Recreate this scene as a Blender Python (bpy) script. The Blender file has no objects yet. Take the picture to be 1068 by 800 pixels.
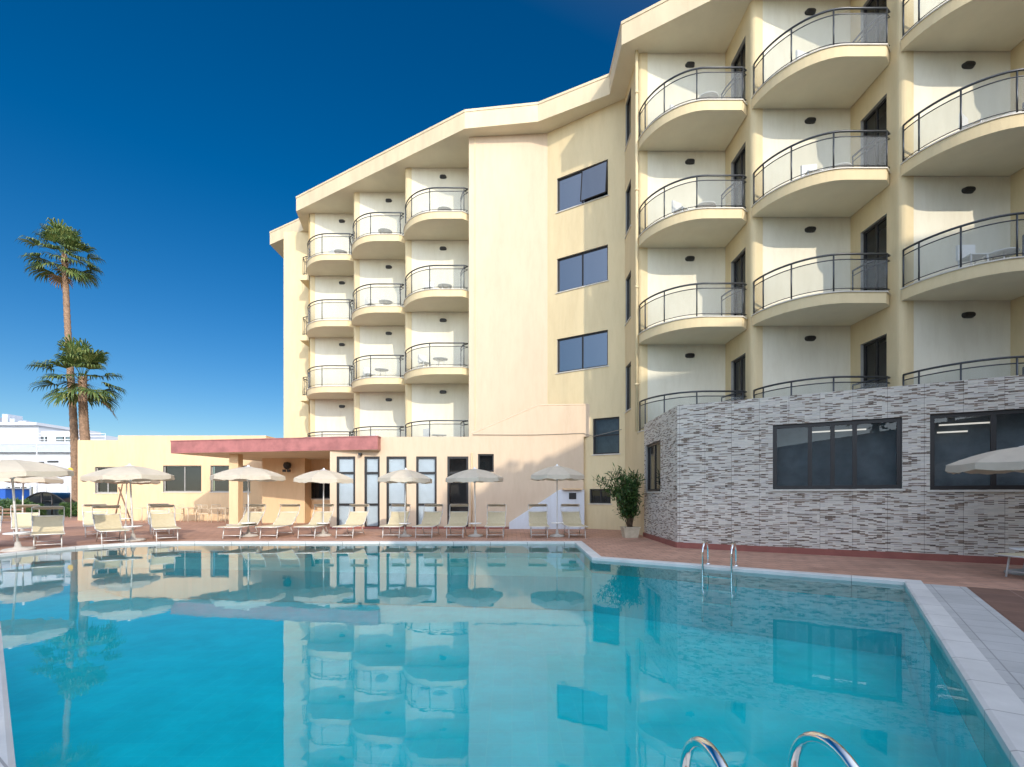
import bpy, bmesh, math, random
from mathutils import Vector, Matrix
R = math.radians
random.seed(7)
scene = bpy.context.scene
col = scene.collection
# ------------------------------------------------------------ camera
F, CX, HOR, EYE = 517.0, 534.0, 517.0, 1.35
cam = bpy.data.objects.new('camera', bpy.data.cameras.new('camera'))
col.objects.link(cam)
cam.location = (0, 0, EYE); cam.rotation_euler = (R(90), 0, 0)
cam.data.sensor_width = 36; cam.data.lens = 36 * F / 1068
cam.data.shift_y = (HOR - 400) / 1068
cam.data.clip_end = 5000; cam.data.clip_start = 0.05
scene.camera = cam
# ------------------------------------------------------------ light
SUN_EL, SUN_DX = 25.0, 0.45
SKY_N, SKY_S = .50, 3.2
az = math.atan2(SUN_DX, -1.0)
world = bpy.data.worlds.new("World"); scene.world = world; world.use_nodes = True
wn = world.node_tree; wn.nodes.clear()
sky = wn.nodes.new('ShaderNodeTexSky'); sky.sky_type = 'NISHITA'; sky.sun_disc = False
sky.sun_elevation = R(SUN_EL); sky.sun_rotation = az
sky.air_density = 1.0; sky.dust_density = 0.25; sky.ozone_density = 3.0; sky.altitude = 50
hs = wn.nodes.new('ShaderNodeHueSaturation'); hs.inputs['Saturation'].default_value = 1.32; hs.inputs['Hue'].default_value = 0.504
bg = wn.nodes.new('ShaderNodeBackground'); bg.inputs[1].default_value = 0.15
wo = wn.nodes.new('ShaderNodeOutputWorld')
# dimmed, saturated blue opposite the sun; sunward and overhead sky boosted as added fill
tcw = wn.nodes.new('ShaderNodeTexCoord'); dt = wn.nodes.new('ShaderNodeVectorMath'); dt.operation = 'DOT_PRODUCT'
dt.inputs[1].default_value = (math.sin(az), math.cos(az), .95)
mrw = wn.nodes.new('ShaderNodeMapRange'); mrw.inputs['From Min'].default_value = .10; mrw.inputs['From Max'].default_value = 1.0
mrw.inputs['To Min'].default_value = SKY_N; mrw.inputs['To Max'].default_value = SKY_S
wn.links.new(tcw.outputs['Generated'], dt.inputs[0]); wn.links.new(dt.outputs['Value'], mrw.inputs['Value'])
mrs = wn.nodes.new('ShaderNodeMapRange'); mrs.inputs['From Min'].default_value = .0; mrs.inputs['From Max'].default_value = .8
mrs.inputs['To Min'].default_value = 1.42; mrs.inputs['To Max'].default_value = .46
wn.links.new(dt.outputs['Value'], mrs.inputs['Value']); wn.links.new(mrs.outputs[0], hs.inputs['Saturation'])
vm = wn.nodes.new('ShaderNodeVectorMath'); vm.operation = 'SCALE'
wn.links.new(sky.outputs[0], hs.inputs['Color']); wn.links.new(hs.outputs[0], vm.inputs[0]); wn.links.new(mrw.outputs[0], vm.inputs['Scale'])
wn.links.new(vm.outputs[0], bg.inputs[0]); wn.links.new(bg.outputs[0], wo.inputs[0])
sd = bpy.data.lights.new('sun', 'SUN'); sd.energy = 2.4; sd.angle = R(0.5); sd.color = (1.0, 0.90, 0.77)
sun = bpy.data.objects.new('sun', sd); col.objects.link(sun)
sv = Vector((math.sin(az) * math.cos(R(SUN_EL)), math.cos(az) * math.cos(R(SUN_EL)), math.sin(R(SUN_EL))))
sun.rotation_euler = sv.to_track_quat('Z', 'Y').to_euler()
sun.location = (20, -40, 40)
scene.view_settings.view_transform = 'Standard'; scene.view_settings.look = 'None'
scene.view_settings.exposure = 0.46; scene.view_settings.gamma = 1
scene.view_settings.use_curve_mapping = False
scene.render.engine = 'CYCLES'
scene.cycles.max_bounces = 8; scene.cycles.transparent_max_bounces = 16

# ------------------------------------------------------------ materials
def mat(name, color, rough=0.6, metal=0.0, var=0.0, vscale=3.0, bump=0.0, bscale=40.0, spec=0.5, dark=None, streak=False, trans=0.0):
    m = bpy.data.materials.new(name); m.use_nodes = True
    nt = m.node_tree; p = nt.nodes['Principled BSDF']
    p.inputs['Base Color'].default_value = (*color, 1); p.inputs['Roughness'].default_value = rough
    p.inputs['Metallic'].default_value = metal; p.inputs['Specular IOR Level'].default_value = spec
    tc = nt.nodes.new('ShaderNodeTexCoord')
    if var > 0:
        n = nt.nodes.new('ShaderNodeTexNoise'); n.inputs['Scale'].default_value = vscale; n.inputs['Detail'].default_value = 6; n.inputs['Roughness'].default_value = .62
        if streak:
            mp = nt.nodes.new('ShaderNodeMapping'); mp.inputs['Scale'].default_value = (1, 1, .22)
            nt.links.new(tc.outputs['Object'], mp.inputs[0]); nt.links.new(mp.outputs[0], n.inputs['Vector'])
        else: nt.links.new(tc.outputs['Object'], n.inputs['Vector'])
        r = nt.nodes.new('ShaderNodeValToRGB'); r.color_ramp.elements[0].position = .32; r.color_ramp.elements[1].position = .62
        d = dark or tuple(c * (1 - var) for c in color)
        r.color_ramp.elements[0].color = (*d, 1); r.color_ramp.elements[1].color = (*color, 1)
        nt.links.new(n.outputs[0], r.inputs[0]); nt.links.new(r.outputs[0], p.inputs['Base Color'])
        if streak:   # fine rain runs and blotchy weathering
            mp2 = nt.nodes.new('ShaderNodeMapping'); mp2.inputs['Scale'].default_value = (2.6, 2.6, .55)
            n3 = nt.nodes.new('ShaderNodeTexNoise'); n3.inputs['Scale'].default_value = 1.6; n3.inputs['Detail'].default_value = 8; n3.inputs['Roughness'].default_value = .75
            nt.links.new(tc.outputs['Object'], mp2.inputs[0]); nt.links.new(mp2.outputs[0], n3.inputs['Vector'])
            r3 = nt.nodes.new('ShaderNodeValToRGB'); r3.color_ramp.elements[0].position = .34; r3.color_ramp.elements[1].position = .56
            r3.color_ramp.elements[0].color = (.86, .83, .78, 1); r3.color_ramp.elements[1].color = (1, 1, 1, 1)
            m3 = nt.nodes.new('ShaderNodeMixRGB'); m3.blend_type = 'MULTIPLY'; m3.inputs[0].default_value = .42
            nt.links.new(n3.outputs[0], r3.inputs[0]); nt.links.new(r.outputs[0], m3.inputs[1]); nt.links.new(r3.outputs[0], m3.inputs[2]); nt.links.new(m3.outputs[0], p.inputs['Base Color'])
    if bump > 0:
        n2 = nt.nodes.new('ShaderNodeTexNoise'); n2.inputs['Scale'].default_value = bscale; n2.inputs['Detail'].default_value = 4
        nt.links.new(tc.outputs['Object'], n2.inputs['Vector'])
        b = nt.nodes.new('ShaderNodeBump'); b.inputs['Strength'].default_value = bump; b.inputs['Distance'].default_value = .02
        nt.links.new(n2.outputs[0], b.inputs['Height']); nt.links.new(b.outputs[0], p.inputs['Normal'])
    if trans > 0:
        t = nt.nodes.new('ShaderNodeBsdfTranslucent'); t.inputs[0].default_value = (*color, 1)
        mx = nt.nodes.new('ShaderNodeMixShader'); mx.inputs[0].default_value = trans
        nt.links.new(p.outputs[0], mx.inputs[1]); nt.links.new(t.outputs[0], mx.inputs[2])
        nt.links.new(mx.outputs[0], nt.nodes['Material Output'].inputs[0])
    return m

M = {}
M['cream'] = mat('cream_plaster', (.69, .565, .335), .85, var=.10, vscale=.9, bump=.15, streak=True)
M['pink'] = mat('pink_cream_plaster', (.64, .50, .355), .85, var=.08, vscale=.8, bump=.15, streak=True)
M['white'] = mat('white_plaster', (.74, .70, .56), .85, var=.07, vscale=1.2, bump=.12, streak=True)
M['soffit'] = mat('soffit_paint', (.72, .66, .49), .85, var=.08, vscale=1.0, bump=.1)
M['yellow'] = mat('yellow_plaster', (.74, .53, .31), .85, var=.09, vscale=.8, bump=.15, streak=True)
M['roofcream'] = mat('fascia_plaster', (.70, .58, .38), .8, var=.14, vscale=1.1, bump=.1, streak=True)
M['redmetal'] = mat('red_fascia', (.42, .16, .145), .5, var=.35, vscale=2.2, bump=.05)
M['redtrim'] = mat('red_skirting', (.30, .10, .075), .7, var=.2, vscale=3, bump=.1)
M['bluewhite'] = mat('cool_white_paint', (.66, .70, .74), .8, var=.12, vscale=1.5, bump=.1, streak=True)
M['lip'] = mat('marble_lip', (.62, .58, .50), .5, var=.2, vscale=6)
M['frame'] = mat('bronze_frame', (.028, .026, .025), .4, metal=.3)
M['greyframe'] = mat('grey_reveal', (.32, .31, .28), .6, var=.15)
M['rail'] = mat('grey_rail_metal', (.075, .08, .085), .38, metal=.7)
M['black'] = mat('black_plastic', (.02, .02, .02), .45)
M['chrome'] = mat('polished_steel', (.80, .80, .78), .09, metal=1.0, var=.06, vscale=20)
M['alu'] = mat('white_aluminium', (.72, .71, .67), .4, metal=.2, var=.08, vscale=8)
M['sling'] = mat('cream_sling_fabric', (.60, .52, .34), .85, var=.10, vscale=14, bump=.3, bscale=160)
M['canvas'] = mat('white_canvas', (.64, .57, .45), .9, var=.10, vscale=5, bump=.2, bscale=90, trans=.22)
M['plastic'] = mat('white_resin', (.78, .77, .73), .45, var=.05, vscale=10)
M['concrete'] = mat('pale_concrete', (.50, .46, .40), .9, var=.25, vscale=5, bump=.3)
M['coping'] = mat('white_coping', (.66, .65, .62), .6, var=.16, vscale=4, bump=.15)
M['trunk'] = mat('palm_bark', (.30, .19, .12), .95, var=.5, vscale=9, bump=1.0, bscale=24)
M['skirt'] = mat('dry_frond', (.34, .22, .11), .95, var=.4, vscale=10)
M['stem'] = mat('shrub_bark', (.13, .085, .05), .9, var=.4, vscale=20, bump=.5)
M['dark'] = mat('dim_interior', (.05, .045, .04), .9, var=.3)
M['blind'] = mat('white_blind', (.62, .68, .72), .35, var=.10, vscale=2.0)
M['curtain'] = mat('grey_curtain', (.22, .25, .26), .9, var=.35, vscale=2.5)
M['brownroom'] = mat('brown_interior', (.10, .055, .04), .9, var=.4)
M['blue'] = mat('blue_paint', (.02, .10, .42), .5, var=.1)
M['yel'] = mat('yellow_sign_paint', (.75, .48, .05), .5, var=.1)
M['wood'] = mat('weathered_wood', (.22, .13, .08), .8, var=.3, vscale=12)
M['farwhite'] = mat('far_white_render', (.50, .51, .53), .8, var=.06, vscale=.5)
M['farslab'] = mat('far_grey_slab', (.42, .46, .52), .8, var=.1)
M['cable'] = mat('grey_cable', (.25, .22, .18), .7)

def leafmat(name, c1, c2, c3):
    m = bpy.data.materials.new(name); m.use_nodes = True; nt = m.node_tree; p = nt.nodes['Principled BSDF']
    g = nt.nodes.new('ShaderNodeNewGeometry'); r = nt.nodes.new('ShaderNodeValToRGB')
    r.color_ramp.elements[0].color = (*c1, 1); r.color_ramp.elements[1].color = (*c3, 1)
    e = r.color_ramp.elements.new(.55); e.color = (*c2, 1)
    nt.links.new(g.outputs['Random Per Island'], r.inputs[0]); nt.links.new(r.outputs[0], p.inputs['Base Color'])
    p.inputs['Roughness'].default_value = .55
    t = nt.nodes.new('ShaderNodeBsdfTranslucent'); nt.links.new(r.outputs[0], t.inputs[0])
    mx = nt.nodes.new('ShaderNodeMixShader'); mx.inputs[0].default_value = .25
    nt.links.new(p.outputs[0], mx.inputs[1]); nt.links.new(t.outputs[0], mx.inputs[2]); nt.links.new(mx.outputs[0], nt.nodes['Material Output'].inputs[0])
    return m
M['frond'] = leafmat('palm_frond', (.035, .07, .015), (.09, .14, .03), (.20, .22, .06))
M['leaf'] = leafmat('oleander_leaf', (.015, .05, .012), (.04, .10, .02), (.10, .17, .04))
M['treeleaf'] = leafmat('tree_leaf', (.02, .05, .012), (.045, .09, .02), (.09, .13, .03))

def glass(name, tint, ior, dark, base):
    """reflective glazing: Fresnel mirror over a partly see-through, tinted sheet"""
    m = bpy.data.materials.new(name); m.use_nodes = True; nt = m.node_tree; nt.nodes.clear()
    o = nt.nodes.new('ShaderNodeOutputMaterial'); fr = nt.nodes.new('ShaderNodeFresnel'); fr.inputs[0].default_value = ior
    tr = nt.nodes.new('ShaderNodeBsdfTransparent'); tr.inputs[0].default_value = (*tint, 1)
    df = nt.nodes.new('ShaderNodeBsdfDiffuse'); df.inputs[0].default_value = (*base, 1)
    gl = nt.nodes.new('ShaderNodeBsdfGlossy'); gl.inputs['Roughness'].default_value = .01
    a = nt.nodes.new('ShaderNodeMixShader'); a.inputs[0].default_value = dark
    b = nt.nodes.new('ShaderNodeMixShader')
    nt.links.new(tr.outputs[0], a.inputs[1]); nt.links.new(df.outputs[0], a.inputs[2])
    nt.links.new(fr.outputs[0], b.inputs[0]); nt.links.new(a.outputs[0], b.inputs[1]); nt.links.new(gl.outputs[0], b.inputs[2])
    nt.links.new(b.outputs[0], o.inputs[0])
    return m
M['glass'] = glass('window_glass', (.55, .6, .62), 1.6, .25, (.02, .025, .03))
M['sheer'] = glass('veiled_glass', (.85, .88, .9), 1.5, .08, (.2, .25, .27))
M['clear'] = glass('clear_glass', (.85, .88, .9), 1.45, .03, (.3, .3, .3))
M['mirror'] = glass('reflective_glass', (.2, .25, .3), 3.6, .8, (.02, .03, .04))
M['frost'] = glass('frosted_balustrade_glass', (.82, .84, .83), 1.18, .17, (.50, .52, .50))

def uvnode(nt): 
    t = nt.nodes.new('ShaderNodeUVMap'); t.uv_map = 'UVMap'; return t
def stone_mat(name):
    m = bpy.data.materials.new(name); m.use_nodes = True; nt = m.node_tree; p = nt.nodes['Principled BSDF']; L = nt.links.new
    uv = uvnode(nt)
    bt = nt.nodes.new('ShaderNodeTexBrick'); bt.inputs['Color1'].default_value = (0, 0, 0, 1); bt.inputs['Color2'].default_value = (1, 1, 1, 1)
    bt.inputs['Mortar'].default_value = (.3, .3, .3, 1); bt.inputs['Scale'].default_value = 1; bt.inputs['Mortar Size'].default_value = .0016
    bt.inputs['Brick Width'].default_value = .15; bt.inputs['Row Height'].default_value = .0195; bt.offset = .37; bt.inputs['Bias'].default_value = 0
    L(uv.outputs[0], bt.inputs['Vector'])
    # cluster the darker strips
    mp = nt.nodes.new('ShaderNodeMapping'); mp.inputs['Scale'].default_value = (3.4, 9, 1)
    L(uv.outputs[0], mp.inputs[0])
    no = nt.nodes.new('ShaderNodeTexNoise'); no.inputs['Scale'].default_value = 1.0; no.inputs['Detail'].default_value = 2; L(mp.outputs[0], no.inputs['Vector'])
    ad = nt.nodes.new('ShaderNodeMath'); ad.operation = 'MULTIPLY_ADD'; L(no.outputs[0], ad.inputs[0]); ad.inputs[1].default_value = .55; L(bt.outputs['Color'], ad.inputs[2])
    r = nt.nodes.new('ShaderNodeValToRGB'); cr = r.color_ramp; cr.interpolation = 'LINEAR'
    cr.elements[0].position = .0; cr.elements[0].color = (.70, .645, .55, 1)
    cr.elements[1].position = 1.0; cr.elements[1].color = (.055, .04, .03, 1)
    for pos, c in ((.28, (.55, .51, .44)), (.52, (.70, .635, .53)), (.60, (.60, .56, .52)), (.69, (.27, .19, .13)), (.80, (.12, .08, .055))):
        e = cr.elements.new(pos); e.color = (*c, 1)
    dv = nt.nodes.new('ShaderNodeMath'); dv.operation = 'DIVIDE'; L(ad.outputs[0], dv.inputs[0]); dv.inputs[1].default_value = 1.50
    L(dv.outputs[0], r.inputs[0])
    # panel joints
    b2 = nt.nodes.new('ShaderNodeTexBrick'); b2.offset = 0; b2.inputs['Color1'].default_value = (1, 1, 1, 1); b2.inputs['Color2'].default_value = (.9, .9, .9, 1); b2.inputs['Mortar'].default_value = (.45, .42, .4, 1)
    b2.inputs['Scale'].default_value = 1; b2.inputs['Brick Width'].default_value = .62; b2.inputs['Row Height'].default_value = .31; b2.inputs['Mortar Size'].default_value = .004
    L(uv.outputs[0], b2.inputs['Vector'])
    mu = nt.nodes.new('ShaderNodeMixRGB'); mu.blend_type = 'MULTIPLY'; mu.inputs[0].default_value = 1; L(r.outputs[0], mu.inputs[1]); L(b2.outputs['Color'], mu.inputs[2])
    L(mu.outputs[0], p.inputs['Base Color']); p.inputs['Roughness'].default_value = .75
    bp = nt.nodes.new('ShaderNodeBump'); bp.inputs['Strength'].default_value = .6; bp.inputs['Distance'].default_value = .012
    L(bt.outputs['Color'], bp.inputs['Height']); L(bp.outputs[0], p.inputs['Normal'])
    return m
M['stone'] = stone_mat('strip_stone_cladding')

def tile_mat(name, c1, c2, mort, w, hgt, ms, rough=.75, off=.5, rot=0, var=.25):
    m = bpy.data.materials.new(name); m.use_nodes = True; nt = m.node_tree; p = nt.nodes['Principled BSDF']; L = nt.links.new
    tc = nt.nodes.new('ShaderNodeTexCoord'); mp = nt.nodes.new('ShaderNodeMapping'); mp.inputs['Rotation'].default_value = (0, 0, rot)
    L(tc.outputs['Object'], mp.inputs[0])
    b = nt.nodes.new('ShaderNodeTexBrick'); b.offset = off
    b.inputs['Color1'].default_value = (*c1, 1); b.inputs['Color2'].default_value = (*c2, 1); b.inputs['Mortar'].default_value = (*mort, 1)
    b.inputs['Scale'].default_value = 1; b.inputs['Brick Width'].default_value = w; b.inputs['Row Height'].default_value = hgt; b.inputs['Mortar Size'].default_value = ms
    L(mp.outputs[0], b.inputs['Vector'])
    n = nt.nodes.new('ShaderNodeTexNoise'); n.inputs['Scale'].default_value = 1.3; n.inputs['Detail'].default_value = 7; n.inputs['Roughness'].default_value = .7; L(tc.outputs['Object'], n.inputs['Vector'])
    r = nt.nodes.new('ShaderNodeValToRGB'); r.color_ramp.elements[0].position = .35; r.color_ramp.elements[1].position = .62
    r.color_ramp.elements[0].color = (1 - var,) * 3 + (1,); r.color_ramp.elements[1].color = (1, 1, 1, 1); L(n.outputs[0], r.inputs[0])
    mu = nt.nodes.new('ShaderNodeMixRGB'); mu.blend_type = 'MULTIPLY'; mu.inputs[0].default_value = 1; L(b.outputs['Color'], mu.inputs[1]); L(r.outputs[0], mu.inputs[2])
    L(mu.outputs[0], p.inputs['Base Color']); p.inputs['Roughness'].default_value = rough
    bp = nt.nodes.new('ShaderNodeBump'); bp.inputs['Strength'].default_value = .3; bp.inputs['Distance'].default_value = .01
    L(n.outputs[0], bp.inputs['Height']); L(bp.outputs[0], p.inputs['Normal'])
    return m
M['deck'] = tile_mat('terracotta_paving', (.54, .305, .205), (.46, .25, .165), (.30, .18, .13), .30, .30, .011, var=.28)
M['coping'] = tile_mat('white_coping_slabs', (.66, .65, .61), (.60, .59, .56), (.34, .33, .31), 60, .60, .006, rough=.6, off=0, rot=R(34.4), var=.16)
M['browndeck'] = tile_mat('brown_matting', (.20, .105, .07), (.16, .085, .06), (.26, .16, .12), .62, .62, .010, var=.3, off=0, rot=R(34.4))
M['grate'] = tile_mat('overflow_grating', (.50, .50, .48), (.44, .44, .42), (.30, .30, .29), .33, .33, .006, off=0, rot=R(34.4), var=.15)
M['poolfloor'] = tile_mat('pool_mosaic', (.012, .86, .90), (.010, .81, .87), (.04, .86, .90), .25, .25, .006, off=0, var=.16)
M['shelf'] = tile_mat('pale_pool_mosaic', (.18, .80, .78), (.16, .76, .74), (.22, .80, .78), .25, .25, .006, off=0, var=.12)
M['ground'] = mat('dry_ground', (.20, .17, .12), .95, var=.4, vscale=.4, bump=.4, bscale=4)

def water_mat():
    m = bpy.data.materials.new('pool_water'); m.use_nodes = True; nt = m.node_tree; nt.nodes.clear(); L = nt.links.new
    o = nt.nodes.new('ShaderNodeOutputMaterial'); fr = nt.nodes.new('ShaderNodeFresnel'); fr.inputs[0].default_value = 1.46
    tr = nt.nodes.new('ShaderNodeBsdfTransparent'); tr.inputs[0].default_value = (.62, .99, .985, 1)
    gl = nt.nodes.new('ShaderNodeBsdfGlossy'); gl.inputs['Roughness'].default_value = .0
    tc = nt.nodes.new('ShaderNodeTexCoord')
    n = nt.nodes.new('ShaderNodeTexNoise'); n.inputs['Scale'].default_value = 2.2; n.inputs['Detail'].default_value = 3; L(tc.outputs['Object'], n.inputs['Vector'])
    n2 = nt.nodes.new('ShaderNodeTexNoise'); n2.inputs['Scale'].default_value = 14; n2.inputs['Detail'].default_value = 2; L(tc.outputs['Object'], n2.inputs['Vector'])
    ad = nt.nodes.new('ShaderNodeMath'); ad.operation = 'MULTIPLY_ADD'; L(n2.outputs[0], ad.inputs[0]); ad.inputs[1].default_value = .10; L(n.outputs[0], ad.inputs[2])
    b = nt.nodes.new('ShaderNodeBump'); b.inputs['Strength'].default_value = .032; b.inputs['Distance'].default_value = .03
    L(ad.outputs[0], b.inputs['Height']); L(b.outputs[0], gl.inputs['Normal']); L(b.outputs[0], fr.inputs['Normal'])
    x = nt.nodes.new('ShaderNodeMixShader'); L(fr.outputs[0], x.inputs[0]); L(tr.outputs[0], x.inputs[1]); L(gl.outputs[0], x.inputs[2]); L(x.outputs[0], o.inputs[0])
    return m
M['water'] = water_mat()

# ------------------------------------------------------------ mesh helpers
class MB:
    def __init__(s): s.v = []; s.f = []; s.m = []; s.sm = []
    def face(s, pts, m=0, smooth=False):
        i = len(s.v); s.v += [tuple(p) for p in pts]; s.f.append(tuple(range(i, i + len(pts)))); s.m.append(m); s.sm.append(smooth); return s
    def box(s, x0, x1, y0, y1, z0, z1, m=0):
        return s.prism([(x0, y0), (x1, y0), (x1, y1), (x0, y1)], z0, z1, m)
    def prism(s, poly, z0, z1, m=0, mb=None, mt=None, smooth=False):   # poly CCW from above
        n = len(poly)
        for i in range(n):
            a, b = poly[i], poly[(i + 1) % n]
            s.face([(a[0], a[1], z0), (b[0], b[1], z0), (b[0], b[1], z1), (a[0], a[1], z1)], m, smooth)
        s.face([(p[0], p[1], z1) for p in poly], m if mt is None else mt)
        s.face([(p[0], p[1], z0) for p in reversed(poly)], m if mb is None else mb)
        return s
    def obox(s, a, b, w, z0, z1, m=0, inset=0.0):     # box along a->b, thickness w to the inside (left of travel)
        a = Vector(a[:2]); b = Vector(b[:2]); d = (b - a).normalized(); n = Vector((-d.y, d.x))
        p = [a + n * inset, b + n * inset, b + n * (inset + w), a + n * (inset + w)]
        return s.prism([(q.x, q.y) for q in p], z0, z1, m)
    def tube(s, path, r, m=0, seg=8, smooth=True, caps=True):
        path = [Vector(p) for p in path]; rr = r if isinstance(r, (list, tuple)) else [r] * len(path)
        base = len(s.v); up = None
        for i, p in enumerate(path):
            t = (path[min(i + 1, len(path) - 1)] - path[max(i - 1, 0)]).normalized()
            if up is None:
                up = Vector((0, 0, 1)) if abs(t.z) < .9 else Vector((1, 0, 0))
            x = t.cross(up).normalized(); y = x.cross(t).normalized(); up = y
            for k in range(seg):
                a = 2 * math.pi * k / seg; s.v.append(tuple(p + (x * math.cos(a) + y * math.sin(a)) * rr[i]))
        for i in range(len(path) - 1):
            for k in range(seg):
                k2 = (k + 1) % seg
                s.f.append((base + i * seg + k, base + i * seg + k2, base + (i + 1) * seg + k2, base + (i + 1) * seg + k)[::-1]); s.m.append(m); s.sm.append(smooth)
        if caps:
            s.f.append(tuple(base + k for k in range(seg))); s.m.append(m); s.sm.append(False)
            e = base + (len(path) - 1) * seg; s.f.append(tuple(e + k for k in reversed(range(seg)))); s.m.append(m); s.sm.append(False)
        return s
    def lathe(s, prof, cx=0, cy=0, seg=20, m=0, smooth=True):
        base = len(s.v)
        for (r, z) in prof:
            for k in range(seg):
                a = 2 * math.pi * k / seg; s.v.append((cx + r * math.cos(a), cy + r * math.sin(a), z))
        for i in range(len(prof) - 1):
            for k in range(seg):
                k2 = (k + 1) % seg
                s.f.append((base + i * seg + k, base + i * seg + k2, base + (i + 1) * seg + k2, base + (i + 1) * seg + k)); s.m.append(m); s.sm.append(smooth)
        return s
    def build(s, name, mats, parent=None, kind=None):
        if not isinstance(mats, (list, tuple)): mats = [mats]
        org = Vector(parent.get('_o', (0, 0, 0))) if parent else Vector((0, 0, 0))
        me = bpy.data.meshes.new(name); me.from_pydata([tuple(Vector(v) - org) for v in s.v], [], s.f)
        for q in mats: me.materials.append(q)
        me.polygons.foreach_set('material_index', s.m); me.polygons.foreach_set('use_smooth', s.sm)
        uv = me.uv_layers.new(name='UVMap')
        for p in me.polygons:
            n = p.normal; t = Vector((-n.y, n.x, 0))
            t = t.normalized() if t.length > .05 else Vector((1, 0, 0))
            for li in p.loop_indices:
                c = me.vertices[me.loops[li].vertex_index].co
                uv.data[li].uv = (c.dot(t), c.z if abs(n.z) < .9 else c.y)
        me.update()
        o = bpy.data.objects.new(name, me); col.objects.link(o)
        if parent: o.parent = parent; o['_o'] = tuple(org)
        if kind: o['kind'] = kind
        return o

def thing(name, loc, label, cat, group=None, rz=0, local=True):
    """Empty at the base; local=True: parts are modelled round the origin, else in world coordinates"""
    o = bpy.data.objects.new(name, None); col.objects.link(o); o.location = loc; o.rotation_euler = (0, 0, rz)
    o['_o'] = (0, 0, 0) if local else tuple(loc)
    o['label'] = label; o['category'] = cat
    if group: o['group'] = group
    return o
def tag(o, label, cat, group=None):
    o['label'] = label; o['category'] = cat
    if group: o['group'] = group
def copy_tree(o, parent=None):
    c = o.copy(); col.objects.link(c)
    if parent: c.parent = parent
    for ch in list(o.children): copy_tree(ch, c)
    return c
def G(px, py, z=0.0):
    """metric ground position measured on the photograph"""
    Y = (EYE - z) * F / (py - HOR); return ((px - CX) / F * Y, Y)
def on(a, b, px):
    """distance along wall line a->b where the sight line of column px meets it"""
    k = (px - CX) / F; dx, dy = b[0] - a[0], b[1] - a[1]
    t = (k * a[1] - a[0]) / (dx - k * dy); return t * math.hypot(dx, dy)
def zat(a, b, px, py):
    s = on(a, b, px); d = (Vector(b) - Vector(a)).normalized(); Y = a[1] + d.y * s
    return EYE + (HOR - py) / F * Y

def wall(mb, a, b, z0, z1, holes=(), m=0, depth=.12, mr=None):
    """wall face a->b (outside on the right hand of travel), with real openings and reveals"""
    a = Vector(a); b = Vector(b); L = (b - a).length; d = (b - a) / L; n = Vector((-d.y, d.x))
    S = sorted({0, L} | {h[0] for h in holes} | {h[1] for h in holes}); Z = sorted({z0, z1} | {h[2] for h in holes} | {h[3] for h in holes})
    P = lambda s, z, i=0: (a.x + d.x * s + n.x * i, a.y + d.y * s + n.y * i, z)
    for s0, s1 in zip(S, S[1:]):
        for q0, q1 in zip(Z, Z[1:]):
            sc, zc = (s0 + s1) / 2, (q0 + q1) / 2
            if any(h[0] < sc < h[1] and h[2] < zc < h[3] for h in holes): continue
            mb.face([P(s0, q0), P(s1, q0), P(s1, q1), P(s0, q1)], m)
    mr = m if mr is None else mr
    for s0, s1, q0, q1 in holes:
        mb.face([P(s0, q0), P(s0, q0, depth), P(s1, q0, depth), P(s1, q0)][::-1], mr)
        mb.face([P(s0, q1), P(s1, q1), P(s1, q1, depth), P(s0, q1, depth)][::-1], mr)
        mb.face([P(s0, q0), P(s0, q1), P(s0, q1, depth), P(s0, q0, depth)][::-1], mr)
        mb.face([P(s1, q0), P(s1, q0, depth), P(s1, q1, depth), P(s1, q1)][::-1], mr)

def window(parent, a, b, h, name='window', splits=(.5,), bars=(), inset=.08, fw=.06, glassm='mirror', back='dark', backd=.35, framem='frame', tilt=None, sill=True, panes=True):
    a = Vector(a); b = Vector(b); d = (b - a).normalized(); n = Vector((-d.y, d.x)); s0, s1, z0, z1 = h
    p = lambda s: a + d * s
    f = MB(); W = s1 - s0; H = z1 - z0; th = .05
    f.obox(p(s0), p(s1), th, z0, z0 + fw, 0, inset); f.obox(p(s0), p(s1), th, z1 - fw, z1, 0, inset)
    f.obox(p(s0), p(s0 + fw), th, z0 + fw, z1 - fw, 0, inset); f.obox(p(s1 - fw), p(s1), th, z0 + fw, z1 - fw, 0, inset)
    for k in splits: f.obox(p(s0 + W * k - fw / 2), p(s0 + W * k + fw / 2), th - .004, z0 + fw, z1 - fw, 0, inset + .002)
    for k in bars: f.obox(p(s0 + fw), p(s1 - fw), th - .008, z0 + H * k - fw / 2, z0 + H * k + fw / 2, 0, inset + .004)
    fo = f.build(name, M[framem], parent)
    if panes:
        g = MB(); q = [p(s0 + .01), p(s1 - .01)]; ii = inset + th * .55
        for k in (0,):
            g.face([(q[0].x + n.x * ii, q[0].y + n.y * ii, z0 + .01), (q[1].x + n.x * ii, q[1].y + n.y * ii, z0 + .01), (q[1].x + n.x * ii, q[1].y + n.y * ii, z1 - .01), (q[0].x + n.x * ii, q[0].y + n.y * ii, z1 - .01)])
        g.build('pane', M[glassm], fo)
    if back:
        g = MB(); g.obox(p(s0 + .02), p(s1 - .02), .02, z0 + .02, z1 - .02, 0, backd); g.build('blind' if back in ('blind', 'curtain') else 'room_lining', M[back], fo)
    if sill:
        g = MB(); g.obox(p(s0 - .05), p(s1 + .05), .10, z0 - .045, z0 - .005, 0, -.035); g.build('sill', M['lip'], fo)
    return fo

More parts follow.
